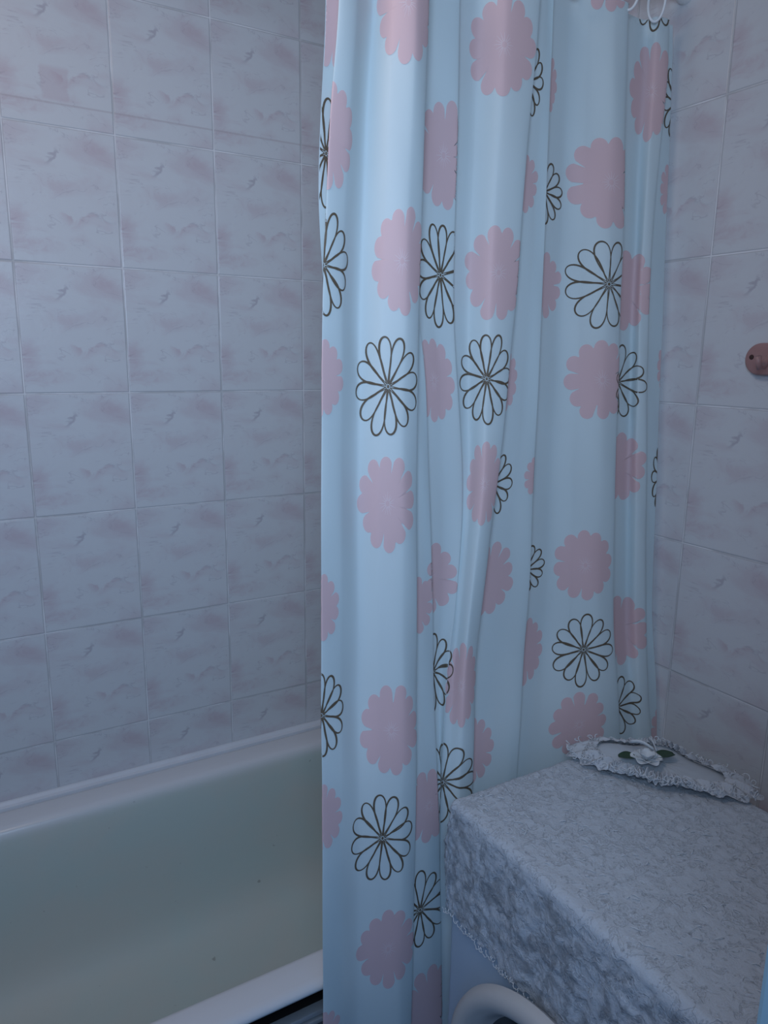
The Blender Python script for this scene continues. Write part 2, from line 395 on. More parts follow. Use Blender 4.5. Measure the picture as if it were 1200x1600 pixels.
 [0.4138,0.4350,0.4030,0.4335,0.4640,0.4969,0.5317,0.5583,0.5308,0.5894,0.6241,0.5990,0.6274,0.6193,0.6213,0.6342,0.6520,0.6822,0.6545,0.7364,0.7831,0.7622,0.8432,0.9149,0.9944,1.0476,1.0230,1.0954,1.1153,1.1280,1.1280,1.1280],
 [0.4138,0.4351,0.4030,0.4335,0.4640,0.4970,0.5318,0.5584,0.5308,0.5906,0.6262,0.6009,0.6291,0.6204,0.6224,0.6353,0.6534,0.6838,0.6559,0.7381,0.7849,0.7638,0.8456,0.9181,0.9984,1.0521,1.0272,1.1002,1.1202,1.1280,1.1280,1.1280],
 [0.4138,0.4351,0.4030,0.4335,0.4640,0.4970,0.5318,0.5585,0.5308,0.5915,0.6277,0.6023,0.6303,0.6211,0.6232,0.6362,0.6544,0.6854,0.6572,0.7398,0.7868,0.7655,0.8479,0.9212,1.0024,1.0565,1.0314,1.1049,1.1252,1.1280,1.1280,1.1280],
 [0.4138,0.4351,0.4030,0.4335,0.4640,0.4970,0.5319,0.5585,0.5308,0.5919,0.6284,0.6029,0.6309,0.6215,0.6236,0.6366,0.6548,0.6865,0.6582,0.7415,0.7885,0.7671,0.8502,0.9243,1.0064,1.0610,1.0357,1.1096,1.1280,1.1280,1.1280,1.1280],
 [0.4138,0.4351,0.4030,0.4335,0.4640,0.4970,0.5319,0.5585,0.5308,0.5919,0.6286,0.6030,0.6310,0.6216,0.6236,0.6367,0.6549,0.6870,0.6586,0.7427,0.7898,0.7682,0.8526,0.9274,1.0103,1.0655,1.0399,1.1143,1.1280,1.1280,1.1280,1.1280],
 [0.4138,0.4351,0.4030,0.4335,0.4640,0.4970,0.5319,0.5585,0.5308,0.5919,0.6286,0.6030,0.6310,0.6216,0.6236,0.6367,0.6549,0.6871,0.6587,0.7432,0.7903,0.7687,0.8548,0.9303,1.0143,1.0700,1.0441,1.1190,1.1280,1.1280,1.1280,1.1280],
 [0.4138,0.4351,0.4030,0.4335,0.4640,0.4970,0.5319,0.5585,0.5308,0.5919,0.6286,0.6030,0.6310,0.6216,0.6236,0.6367,0.6549,0.6871,0.6587,0.7433,0.7905,0.7688,0.8564,0.9324,1.0180,1.0745,1.0483,1.1238,1.1280,1.1280,1.1280,1.1280],
 [0.4138,0.4351,0.4030,0.4335,0.4640,0.4970,0.5319,0.5585,0.5308,0.5919,0.6286,0.6030,0.6310,0.6216,0.6236,0.6367,0.6549,0.6871,0.6587,0.7433,0.7905,0.7688,0.8571,0.9334,1.0208,1.0787,1.0523,1.1280,1.1280,1.1280,1.1280,1.1280],
 [0.4138,0.4351,0.4030,0.4335,0.4640,0.4970,0.5319,0.5585,0.5308,0.5919,0.6286,0.6030,0.6310,0.6216,0.6236,0.6367,0.6549,0.6871,0.6587,0.7433,0.7905,0.7688,0.8573,0.9336,1.0220,1.0818,1.0552,1.1280,1.1280,1.1280,1.1280,1.1280],
 [0.4138,0.4351,0.4030,0.4335,0.4640,0.4970,0.5319,0.5585,0.5308,0.5919,0.6286,0.6030,0.6310,0.6216,0.6236,0.6367,0.6549,0.6871,0.6587,0.7433,0.7905,0.7688,0.8573,0.9336,1.0223,1.0835,1.0568,1.1280,1.1280,1.1280,1.1280,1.1280],
]
CURTAIN_Y = [
 [0.9390,0.9410,0.9270,0.9290,0.9530,0.9210,0.9070,0.9150,0.9270,0.9310,0.9350,0.9430,0.9490,0.9450,0.9550,0.9610,0.9290,0.9270,0.9450,0.9470,0.9450,0.9570,0.9650,0.9510,0.9350,0.9370,0.9550,0.9630,0.9430,0.9390,0.9530,0.9510],
 [0.9390,0.9410,0.9270,0.9290,0.9530,0.9210,0.9070,0.9150,0.9270,0.9310,0.9350,0.9430,0.9490,0.9450,0.9550,0.9610,0.9290,0.9270,0.9450,0.9470,0.9450,0.9570,0.9650,0.9510,0.9350,0.9370,0.9550,0.9630,0.9430,0.9390,0.9530,0.9510],
 [0.9374,0.9394,0.9254,0.9274,0.9511,0.9194,0.9054,0.9134,0.9254,0.9294,0.9334,0.9414,0.9474,0.9434,0.9534,0.9594,0.9274,0.9254,0.9434,0.9454,0.9434,0.9554,0.9634,0.9494,0.9334,0.9354,0.9534,0.9614,0.9414,0.9374,0.9514,0.9494],
 [0.9349,0.9369,0.9229,0.9249,0.9480,0.9169,0.9029,0.9109,0.9229,0.9269,0.9309,0.9389,0.9449,0.9409,0.9509,0.9569,0.9249,0.9229,0.9409,0.9429,0.9409,0.9529,0.9609,0.9469,0.9309,0.9329,0.9509,0.9589,0.9389,0.9349,0.9489,0.9469],
 [0.9323,0.9343,0.9203,0.9223,0.9450,0.9143,0.9003,0.9083,0.9203,0.9243,0.9283,0.9363,0.9423,0.9383,0.9483,0.9543,0.9223,0.9203,0.9383,0.9403,0.9383,0.9503,0.9583,0.9443,0.9283,0.9303,0.9483,0.9563,0.9363,0.9323,0.9463,0.9443],
 [0.9298,0.9318,0.9178,0.9198,0.9419,0.9118,0.8978,0.9058,0.9178,0.9218,0.9258,0.9338,0.9398,0.9358,0.9458,0.9513,0.9196,0.9178,0.9358,0.9378,0.9358,0.9478,0.9558,0.9418,0.9258,0.9278,0.9458,0.9538,0.9338,0.9298,0.9438,0.9418],
 [0.9273,0.9293,0.9153,0.9173,0.9388,0.9093,0.8953,0.9033,0.9153,0.9193,0.9233,0.9313,0.9373,0.9333,0.9433,0.9483,0.9169,0.9153,0.9333,0.9353,0.9333,0.9453,0.9533,0.9393,0.9233,0.9253,0.9433,0.9513,0.9313,0.9273,0.9413,0.9393],
 [0.9247,0.9267,0.9127,0.9147,0.9357,0.9067,0.8927,0.9007,0.9127,0.9167,0.9207,0.9287,0.9347,0.9307,0.9407,0.9452,0.9142,0.9127,0.9307,0.9327,0.9307,0.9427,0.9507,0.9367,0.9207,0.9227,0.9407,0.9487,0.9287,0.9247,0.9387,0.9367],
 [0.9222,0.9242,0.9102,0.9122,0.9327,0.9042,0.8902,0.8982,0.9102,0.9142,0.9182,0.9262,0.9322,0.9282,0.9382,0.9422,0.9115,0.9102,0.9282,0.9302,0.9282,0.9402,0.9482,0.9342,0.9182,0.9202,0.9382,0.9462,0.9262,0.9222,0.9362,0.9342],
 [0.9197,0.9217,0.9077,0.9097,0.9296,0.9017,0.8877,0.8957,0.9077,0.9117,0.9157,0.9237,0.9297,0.9257,0.9357,0.9392,0.9088,0.9077,0.9257,0.9277,0.9257,0.9377,0.9457,0.9317,0.9157,0.9177,0.9357,0.9437,0.9237,0.9197,0.9337,0.9317],
 [0.9171,0.9191,0.9051,0.9071,0.9265,0.8991,0.8851,0.8931,0.9051,0.9091,0.9131,0.9211,0.9271,0.9231,0.9331,0.9362,0.9061,0.9051,0.9231,0.9251,0.9231,0.9351,0.9431,0.9291,0.9131,0.9151,0.9331,0.9411,0.9211,0.9171,0.9311,0.9291],
 [0.9146,0.9166,0.9026,0.9046,0.9235,0.8966,0.8826,0.8906,0.9026,0.9066,0.9106,0.9186,0.9246,0.9206,0.9306,0.9332,0.9034,0.9026,0.9206,0.9226,0.9206,0.9326,0.9406,0.9266,0.9106,0.9126,0.9306,0.9386,0.9186,0.9146,0.9286,0.9266],
 [0.9120,0.9140,0.9000,0.9020,0.9204,0.8940,0.8800,0.8880,0.9000,0.9040,0.9080,0.9160,0.9220,0.9180,0.9280,0.9301,0.9007,0.9000,0.9180,0.9200,0.9180,0.9300,0.9380,0.9240,0.9080,0.9100,0.9280,0.9360,0.9160,0.9120,0.9260,0.9240],
 [0.9095,0.9115,0.8975,0.8995,0.9173,0.8915,0.8775,0.8855,0.8975,0.9015,0.9055,0.9135,0.9195,0.9155,0.9255,0.9271,0.8980,0.8975,0.9155,0.9175,0.9155,0.9275,0.9355,0.9215,0.9055,0.9075,0.9255,0.9335,0.9135,0.9095,0.9235,0.9215],
 [0.9070,0.9090,0.8950,0.8970,0.9142,0.8890,0.8750,0.8830,0.8950,0.8990,0.9030,0.9110,0.9170,0.9130,0.9230,0.9241,0.8953,0.8950,0.9130,0.9150,0.9130,0.9250,0.9330,0.9190,0.9030,0.9050,0.9230,0.9310,0.9110,0.9070,0.9210,0.9190],
 [0.9044,0.9064,0.8924,0.8944,0.9112,0.8864,0.8724,0.8804,0.8924,0.8964,0.9004,0.9084,0.9144,0.9104,0.9204,0.9211,0.8926,0.8924,0.9104,0.9124,0.9104,0.9224,0.9304,0.9164,0.9004,0.9024,0.9204,0.9284,0.9084,0.9044,0.9184,0.9164],
 [0.9019,0.9039,0.8899,0.8919,0.9081,0.8839,0.8699,0.8779,0.8899,0.8939,0.8979,0.9059,0.9119,0.9079,0.9179,0.9181,0.8899,0.8899,0.9079,0.9099,0.9079,0.9199,0.9279,0.9139,0.8979,0.8999,0.9179,0.9259,0.9059,0.9019,0.9159,0.9139],
 [0.8993,0.9013,0.8873,0.8893,0.9050,0.8813,0.8673,0.8753,0.8873,0.8913,0.8953,0.9033,0.9093,0.9053,0.9153,0.9137,0.8866,0.8873,0.9053,0.9073,0.9053,0.9173,0.9253,0.9113,0.8953,0.8973,0.9153,0.9233,0.9033,0.8993,0.9133,0.9113],
 [0.8968,0.8988,0.8848,0.8868,0.9019,0.8788,0.8648,0.8728,0.8848,0.8888,0.8928,0.9008,0.9068,0.9028,0.9128,0.9083,0.8828,0.8848,0.9028,0.9048,0.9028,0.9148,0.9228,0.9088,0.8928,0.8948,0.9128,0.9208,0.9008,0.8968,0.9108,0.9088],
 [0.8943,0.8963,0.8823,0.8843,0.8988,0.8763,0.8623,0.8703,0.8823,0.8863,0.8903,0.8983,0.9043,0.9002,0.9101,0.9028,0.8790,0.8823,0.9003,0.9023,0.9003,0.9123,0.9203,0.9063,0.8903,0.8923,0.9103,0.9183,0.8983,0.8943,0.9083,0.9063],
 [0.8917,0.8937,0.8797,0.8817,0.8957,0.8737,0.8597,0.8677,0.8797,0.8837,0.8877,0.8957,0.9017,0.8964,0.9047,0.8974,0.8752,0.8797,0.8977,0.8997,0.8977,0.9097,0.9177,0.9037,0.8877,0.8897,0.9077,0.9157,0.8957,0.8917,0.9057,0.9037],
 [0.8892,0.8912,0.8772,0.8792,0.8926,0.8712,0.8572,0.8652,0.8772,0.8812,0.8852,0.8932,0.8992,0.8927,0.8994,0.8920,0.8713,0.8772,0.8952,0.8972,0.8952,0.9072,0.9152,0.9012,0.8852,0.8872,0.9052,0.9132,0.8932,0.8892,0.9032,0.9012],
 [0.8866,0.8886,0.8746,0.8766,0.8895,0.8686,0.8546,0.8626,0.8746,0.8786,0.8826,0.8906,0.8966,0.8890,0.8941,0.8866,0.8675,0.8746,0.8926,0.8946,0.8926,0.9046,0.9126,0.8986,0.8826,0.8846,0.9026,0.9106,0.8906,0.8866,0.9006,0.8986],
 [0.8841,0.8861,0.8721,0.8741,0.8864,0.8661,0.8521,0.8601,0.8721,0.8761,0.8801,0.8881,0.8941,0.8852,0.8887,0.8821,0.8641,0.8721,0.8901,0.8921,0.8901,0.9021,0.9101,0.8961,0.8801,0.8821,0.9001,0.9081,0.8881,0.8841,0.8981,0.8961],
 [0.8816,0.8836,0.8696,0.8716,0.8833,0.8636,0.8496,0.8576,0.8696,0.8736,0.8776,0.8856,0.8916,0.8816,0.8836,0.8796,0.8616,0.8696,0.8876,0.8896,0.8876,0.8996,0.9076,0.8936,0.8776,0.8796,0.8976,0.9056,0.8856,0.8816,0.8956,0.8936],
 [0.8790,0.8810,0.8670,0.8690,0.8802,0.8610,0.8470,0.8550,0.8670,0.8710,0.8750,0.8830,0.8890,0.8790,0.8810,0.8770,0.8590,0.8670,0.8850,0.8870,0.8850,0.8970,0.9050,0.8910,0.8750,0.8770,0.8950,0.9030,0.8830,0.8790,0.8930,0.8910],
 [0.8754,0.8774,0.8636,0.8656,0.8761,0.8577,0.8439,0.8518,0.8636,0.8675,0.8715,0.8794,0.8853,0.8754,0.8774,0.8735,0.8557,0.8636,0.8813,0.8833,0.8813,0.8932,0.9011,0.8873,0.8715,0.8735,0.8912,0.8991,0.8794,0.8754,0.8892,0.8873],
 [0.8695,0.8714,0.8583,0.8602,0.8696,0.8527,0.8396,0.8471,0.8583,0.8621,0.8658,0.8733,0.8789,0.8695,0.8714,0.8677,0.8509,0.8583,0.8751,0.8770,0.8751,0.8864,0.8938,0.8808,0.8658,0.8677,0.8845,0.8920,0.8733,0.8695,0.8826,0.8808],
 [0.8627,0.8644,0.8524,0.8541,0.8623,0.8472,0.8352,0.8421,0.8524,0.8558,0.8593,0.8661,0.8713,0.8627,0.8644,0.8610,0.8455,0.8524,0.8678,0.8696,0.8678,0.8782,0.8850,0.8730,0.8593,0.8610,0.8764,0.8833,0.8661,0.8627,0.8747,0.8730],
 [0.8561,0.8576,0.8469,0.8484,0.8553,0.8422,0.8314,0.8376,0.8469,0.8499,0.8530,0.8592,0.8638,0.8561,0.8576,0.8546,0.8407,0.8469,0.8607,0.8623,0.8607,0.8700,0.8761,0.8653,0.8530,0.8546,0.8684,0.8746,0.8592,0.8561,0.8669,0.8653],
 [0.8512,0.8526,0.8430,0.8444,0.8505,0.8389,0.8293,0.8348,0.8430,0.8457,0.8485,0.8539,0.8580,0.8512,0.8526,0.8498,0.8375,0.8430,0.8553,0.8567,0.8553,0.8635,0.8690,0.8594,0.8485,0.8498,0.8621,0.8676,0.8539,0.8512,0.8608,0.8594],
 [0.8470,0.8482,0.8397,0.8409,0.8464,0.8361,0.8275,0.8324,0.8397,0.8422,0.8446,0.8495,0.8531,0.8470,0.8482,0.8458,0.8348,0.8397,0.8507,0.8519,0.8507,0.8580,0.8629,0.8543,0.8446,0.8458,0.8568,0.8617,0.8495,0.8470,0.8556,0.8543],
 [0.8443,0.8455,0.8376,0.8387,0.8438,0.8342,0.8264,0.8309,0.8376,0.8398,0.8421,0.8466,0.8499,0.8443,0.8455,0.8432,0.8331,0.8376,0.8477,0.8488,0.8477,0.8544,0.8589,0.8511,0.8421,0.8432,0.8533,0.8578,0.8466,0.8443,0.8522,0.8511],
 [0.8437,0.8448,0.8371,0.8382,0.8431,0.8338,0.8261,0.8305,0.8371,0.8393,0.8415,0.8459,0.8492,0.8437,0.8448,0.8426,0.8327,0.8371,0.8470,0.8481,0.8470,0.8536,0.8580,0.8503,0.8415,0.8426,0.8525,0.8569,0.8459,0.8437,0.8514,0.8503],
 [0.8437,0.8448,0.8371,0.8382,0.8431,0.8338,0.8261,0.8305,0.8371,0.8393,0.8415,0.8459,0.8492,0.8437,0.8448,0.8426,0.8327,0.8371,0.8470,0.8481,0.8470,0.8536,0.8580,0.8503,0.8415,0.8426,0.8525,0.8569,0.8459,0.8437,0.8514,0.8503],
 [0.8437,0.8448,0.8371,0.8382,0.8431,0.8338,0.8261,0.8305,0.8371,0.8393,0.8415,0.8459,0.8492,0.8437,0.8448,0.8426,0.8327,0.8371,0.8470,0.8481,0.8470,0.8536,0.8580,0.8503,0.8415,0.8426,0.8525,0.8569,0.8459,0.8437,0.8514,0.8503],
 [0.8437,0.8448,0.8371,0.8382,0.8431,0.8338,0.8261,0.8305,0.8371,0.8393,0.8415,0.8459,0.8492,0.8437,0.8448,0.8426,0.8327,0.8371,0.8470,0.8481,0.8470,0.8536,0.8580,0.8503,0.8415,0.8426,0.8525,0.8569,0.8459,0.8437,0.8514,0.8503],
 [0.8437,0.8448,0.8371,0.8382,0.8431,0.8338,0.8261,0.8305,0.8371,0.8393,0.8415,0.8459,0.8492,0.8437,0.8448,0.8426,0.8327,0.8371,0.8470,0.8481,0.8470,0.8536,0.8580,0.8503,0.8415,0.8426,0.8525,0.8569,0.8459,0.8437,0.8514,0.8503],
 [0.8437,0.8448,0.8371,0.8382,0.8431,0.8338,0.8261,0.8305,0.8371,0.8393,0.8415,0.8459,0.8492,0.8437,0.8448,0.8426,0.8327,0.8371,0.8470,0.8481,0.8470,0.8536,0.8580,0.8503,0.8415,0.8426,0.8525,0.8569,0.8459,0.8437,0.8514,0.8503],
 [0.8437,0.8448,0.8371,0.8382,0.8431,0.8338,0.8261,0.8305,0.8371,0.8393,0.8415,0.8459,0.8492,0.8437,0.8448,0.8426,0.8327,0.8371,0.8470,0.8481,0.8470,0.8536,0.8580,0.8503,0.8415,0.8426,0.8525,0.8569,0.8459,0.8437,0.8514,0.8503],
 [0.8437,0.8448,0.8371,0.8382,0.8431,0.8338,0.8261,0.8305,0.8371,0.8393,0.8415,0.8459,0.8492,0.8437,0.8448,0.8426,0.8327,0.8371,0.8470,0.8481,0.8470,0.8536,0.8580,0.8503,0.8415,0.8426,0.8525,0.8569,0.8459,0.8437,0.8514,0.8503],
 [0.8437,0.8448,0.8371,0.8382,0.8431,0.8338,0.8261,0.8305,0.8371,0.8393,0.8415,0.8459,0.8492,0.8437,0.8448,0.8426,0.8327,0.8371,0.8470,0.8481,0.8470,0.8536,0.8580,0.8503,0.8415,0.8426,0.8525,0.8569,0.8459,0.8437,0.8514,0.8503],
 [0.8437,0.8448,0.8371,0.8382,0.8431,0.8338,0.8261,0.8305,0.8371,0.8393,0.8415,0.8459,0.8492,0.8437,0.8448,0.8426,0.8327,0.8371,0.8470,0.8481,0.8470,0.8536,0.8580,0.8503,0.8415,0.8426,0.8525,0.8569,0.8459,0.8437,0.8514,0.8503],
 [0.8437,0.8448,0.8371,0.8382,0.8431,0.8338,0.8261,0.8305,0.8371,0.8393,0.8415,0.8459,0.8492,0.8437,0.8448,0.8426,0.8327,0.8371,0.8470,0.8481,0.8470,0.8536,0.8580,0.8503,0.8415,0.8426,0.8525,0.8569,0.8459,0.8437,0.8514,0.8503],
 [0.8437,0.8448,0.8371,0.8382,0.8431,0.8338,0.8261,0.8305,0.8371,0.8393,0.8415,0.8459,0.8492,0.8437,0.8448,0.8426,0.8327,0.8371,0.8470,0.8481,0.8470,0.8536,0.8580,0.8503,0.8415,0.8426,0.8525,0.8569,0.8459,0.8437,0.8514,0.8503],
 [0.8437,0.8448,0.8371,0.8382,0.8431,0.8338,0.8261,0.8305,0.8371,0.8393,0.8415,0.8459,0.8492,0.8437,0.8448,0.8426,0.8327,0.8371,0.8470,0.8481,0.8470,0.8536,0.8580,0.8503,0.8415,0.8426,0.8525,0.8569,0.8459,0.8437,0.8514,0.8503],
 [0.8437,0.8448,0.8371,0.8382,0.8431,0.8338,0.8261,0.8305,0.8371,0.8393,0.8415,0.8459,0.8492,0.8437,0.8448,0.8426,0.8327,0.8371,0.8470,0.8481,0.8470,0.8536,0.8580,0.8503,0.8415,0.8426,0.8525,0.8569,0.8459,0.8437,0.8514,0.8503],
 [0.8437,0.8448,0.8371,0.8382,0.8431,0.8338,0.8261,0.8305,0.8371,0.8393,0.8415,0.8459,0.8492,0.8437,0.8448,0.8426,0.8327,0.8371,0.8470,0.8481,0.8470,0.8536,0.8580,0.8503,0.8415,0.8426,0.8525,0.8569,0.8459,0.8437,0.8514,0.8503],
 [0.8437,0.8448,0.8371,0.8382,0.8431,0.8338,0.8261,0.8305,0.8371,0.8393,0.8415,0.8459,0.8492,0.8437,0.8448,0.8426,0.8327,0.8371,0.8470,0.8481,0.8470,0.8536,0.8580,0.8503,0.8415,0.8426,0.8525,0.8569,0.8459,0.8437,0.8514,0.8503],
]
PRINT = [
 ('Q', 0.312, 0.0017, 0.4212, 0.038, 0.0668),
 ('O', 0.25, -0.0003, 0.2562, 0.0386, 0.0728),
 ('P', 5.625, -0.0008, 0.4492, 0.0489, 0.0762),
 ('Q', 2.062, -0.0002, 0.2725, 0.04, 0.0701),
 ('O', 2.0, -0.0006, 0.1156, 0.0422, 0.0698),
 ('P', 5.75, -0.0001, 0.1266, 0.045, 0.0742),
 ('O', 5.312, -0.0008, -0.04, 0.0487, 0.0722),
 ('Q', 2.0, -0.0005, -0.0296, 0.0367, 0.0542),
 ('P', 5.312, 0.0004, -0.2021, 0.0451, 0.0711),
 ('Q', 2.0, -0.0029, -0.3418, 0.0337, 0.0512),
 ('O', 2.125, -0.0003, -0.4943, 0.0382, 0.063),
 ('P', 5.5, -0.0006, -0.5367, 0.0484, 0.0713),
 ('Q', 2.0, -0.0016, -0.6431, 0.0359, 0.0527),
 ('O', 5.125, 0.0003, -0.7016, 0.0511, 0.0743),
 ('P', 5.438, -0.0011, -0.895, 0.0519, 0.0732),
 ('Q', 2.188, 0.001, -1.0102, 0.0304, 0.0484),
 ('Q', 8.688, -0.0005, -0.3645, 0.0383, 0.0459),
 ('P', 9.25, -0.0009, -0.6807, 0.0501, 0.0636),
 ('O', 8.812, -0.0011, -0.8592, 0.0545, 0.0712),
 ('Q', 9.25, -0.001, -1.0537, 0.0596, 0.083),
 ('P', 12.375, 0.0012, 0.2819, 0.0499, 0.0785),
 ('O', 12.375, -0.0009, 0.1174, 0.0422, 0.0746),
 ('P', 11.812, 0.0008, -0.0338, 0.0383, 0.0663),
 ('P', 11.438, 0.0019, -0.3313, 0.0587, 0.0586),
 ('O', 11.688, -0.001, -0.4819, 0.0444, 0.0621),
 ('O', 12.5, 0.0083, -0.6554, 0.0652, 0.0666),
 ('P', 15.938, 0.0001, 0.4414, 0.0594, 0.0737),
 ('P', 16.25, -0.0017, 0.125, 0.0577, 0.0725),
 ('O', 15.938, 0.0006, -0.0307, 0.0478, 0.0706),
 ('P', 16.125, -0.0008, -0.1897, 0.0363, 0.0688),
 ('P', 15.812, -0.0011, -0.5017, 0.035, 0.068),
 ('O', 18.5, 0.0002, 0.4077, 0.0285, 0.0559),
 ('Q', 18.562, 0.0006, 0.261, 0.0311, 0.047),
 ('Q', 18.438, 0.0008, -0.0374, 0.0291, 0.0501),
 ('O', 18.438, -0.0014, -0.1961, 0.0397, 0.0528),
 ('Q', 18.562, -0.0029, -0.349, 0.0554, 0.062),
 ('Q', 18.438, 0.0014, -0.6242, 0.0447, 0.056),
 ('Q', 20.0, 0.0086, -0.1893, 0.0304, 0.0357),
 ('Q', 21.375, 0.0018, 0.4191, 0.0221, 0.0447),
 ('O', 21.438, -0.0016, 0.2591, 0.044, 0.0487),
 ('Q', 21.5, -0.0013, 0.1163, 0.0439, 0.0549),
 ('O', 21.375, -0.0012, -0.3491, 0.0459, 0.0433),
 ('Q', 21.5, 0.0015, -0.4927, 0.0416, 0.0572),
 ('P', 24.062, -0.0007, 0.2832, 0.0813, 0.0762),
 ('O', 24.062, -0.0004, 0.1231, 0.0804, 0.0746),
 ('P', 23.875, 0.0011, -0.0339, 0.0721, 0.0715),
 ('P', 23.5, -0.0015, -0.3525, 0.0631, 0.0673),
 ('O', 23.5, -0.002, -0.5052, 0.0658, 0.0649),
 ('P', 23.312, -0.0003, -0.6363, 0.0652, 0.0593),
 ('Q', 23.625, 0.0037, 0.5928, 0.0524, 0.0621),
 ('P', 27.812, -0.0006, 0.4424, 0.0479, 0.0807),
 ('Q', 26.688, 0.0002, 0.1185, 0.0754, 0.0715),
 ('O', 26.5, 0.0026, -0.0384, 0.0721, 0.0655),
 ('Q', 26.625, -0.0016, -0.1884, 0.0724, 0.0658),
 ('Q', 26.688, 0.0017, -0.4959, 0.0739, 0.0671),
 ('O', 26.562, -0.0038, -0.634, 0.0618, 0.0562),
 ('O', 28.0, -0.0032, 0.6036, 0.0523, 0.0697),
 ('O', 31.0, 0.0116, 0.436, 0.0323, 0.0663),
 ('Q', 31.0, 0.0046, 0.2918, 0.0245, 0.0472),
 ('O', 31.0, 0.0116, -0.2119, 0.0246, 0.0667),
 ('Q', 31.0, 0.022, -0.3759, 0.0211, 0.063),
 ('Q', 31.0, 0.0187, -0.6994, 0.0385, 0.0545),
 ('Q', 31.0, 0.0114, -0.0134, 0.0216, 0.0489),
]
LEAVES = ((2.45, 0.026), (-0.25, 0.034))
# ------------------------------------------------------------------ the room
WB, WR, WL, WF, CEIL = 1.6235, 1.1401, -0.62, 0.185, 2.5     # back, right, left, front wall faces and ceiling height
DX0, DX1, DTOP = -0.36, 0.378, 2.02                          # doorway in the front wall
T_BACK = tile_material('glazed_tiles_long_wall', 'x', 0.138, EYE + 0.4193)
T_RIGHT = tile_material('glazed_tiles_end_wall', 'y', -0.8459, EYE + 0.4238)
PAINT = plain('matt_white_paint', (0.62, 0.64, 0.66), 0.7, 0.2, var=0.03, scale=6)
FLOORM = plain('grey_floor_tiles', (0.16, 0.16, 0.17), 0.45, 0.4, var=0.25, scale=12)
TRIM = plain('pale_blue_gloss_paint', (0.26, 0.40, 0.47), 0.35, 0.4, var=0.03)


def struct(name, mb, mat):
    o = mb.build(name, mat, None, smooth=False)
    tag(o, kind='structure')
    return o


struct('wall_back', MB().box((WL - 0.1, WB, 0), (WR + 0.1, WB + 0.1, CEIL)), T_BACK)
struct('wall_right', MB().box((WR, WF - 0.1, 0), (WR + 0.1, WB, CEIL)), T_RIGHT)
struct('wall_left', MB().box((WL - 0.1, WF - 0.1, 0), (WL, WB, CEIL)), T_RIGHT)
struct('wall_front', MB().box((WL - 0.1, WF - 0.1, 0), (DX0 - 0.03, WF, CEIL)).box((DX1 + 0.03, WF - 0.1, 0), (WR, WF, CEIL))
       .box((DX0 - 0.03, WF - 0.1, DTOP + 0.03), (DX1 + 0.03, WF, CEIL)), PAINT)
struct('floor', MB().box((-1.6, -1.7, -0.1), (WR + 0.1, WB + 0.1, 0)), FLOORM)
struct('ceiling', MB().box((WL - 0.1, WF - 0.1, CEIL), (WR + 0.1, WB + 0.1, CEIL + 0.1)), PAINT)
# door lining and casing: its right post shows as a pale strip at the lower right of the photo
tr = MB()
tr.box((DX1, WF - 0.10, 0), (DX1 + 0.03, WF + 0.014, DTOP), 0.003)
tr.box((DX1 + 0.03, WF, 0), (DX1 + 0.09, WF + 0.012, DTOP + 0.07), 0.003)
tr.box((DX0 - 0.03, WF - 0.10, 0), (DX0, WF + 0.014, DTOP), 0.003)
tr.box((DX0 - 0.09, WF, 0), (DX0 - 0.03, WF + 0.012, DTOP + 0.07), 0.003)
tr.box((DX0, WF - 0.10, DTOP), (DX1, WF + 0.014, DTOP + 0.03), 0.003)
struct('trim_1', tr, TRIM)
# sealing strip between bathtub and tiles
sl = MB()
pr = [(0.0, -0.012), (0.0, 0.008), (-0.004, 0.007), (-0.009, 0.002), (-0.0155, -0.0005), (-0.0165, -0.012)]
vs = []
for x in (WL, WR):
    for dy, dz in pr:
        vs.append((x, WB + dy - 0.0005, EYE - 0.948 + dz))
n = len(pr)
sl.add(vs, [(i, (i + 1) % n, n + (i + 1) % n, n + i) for i in range(n)])
struct('trim_2', sl, plain('white_sealant', (0.64, 0.66, 0.70), 0.4, 0.4, var=0.08, scale=15))

# ------------------------------------------------------------------ bathtub
k = NT('worn_bath_enamel')
sp = k.n('ShaderNodeSeparateXYZ')
k.l(k.obj(), sp.inputs[0])
worn = k.step(sp.outputs['Z'], 0.548, 0.515)
st = k.noise(k.obj(), 3.2, 4, 0.6, 0.4)
inner = k.mix(k.step(st, 0.35, 0.7), (0.48, 0.56, 0.53), (0.53, 0.55, 0.51))
c = k.mix(worn, (0.64, 0.65, 0.67), inner)
spots = k.step(k.noise(k.obj(), 46.0, 2, 0.5), 0.735, 0.77)
c = k.mix(k.math('MULTIPLY', k.math('MULTIPLY', spots, worn), 0.5), c, (0.2, 0.19, 0.17))
ENAMEL = k.base(c, k.math('ADD', 0.22, k.math('MULTIPLY', worn, 0.3)), 0.45)
IRON = plain('dark_cast_iron', (0.035, 0.035, 0.04), 0.8, 0.2)

TX0, TX1, TY0, TY1, TZ = -0.545, 1.128, 0.873, 1.6065, EYE - 0.95


def rrect(i0, i1, iy, rad, z, n=20):
    """rounded rectangle loop; i0/i1/iy are insets at the left end, right end and long sides"""
    x0, x1, y0, y1 = TX0 + i0, TX1 - i1, TY0 + iy, TY1 - iy
    rad = min(rad, (y1 - y0) / 2 - 0.001, (x1 - x0) / 2 - 0.001)
    out = []
    for cx, cy, a0 in ((x1 - rad, y1 - rad, 0), (x0 + rad, y1 - rad, 90), (x0 + rad, y0 + rad, 180), (x1 - rad, y0 + rad, 270)):
        for q in range(n + 1):
            a = math.radians(a0 + 90 * q / n)
            out.append((cx + rad * math.cos(a), cy + rad * math.sin(a), z))
    return out


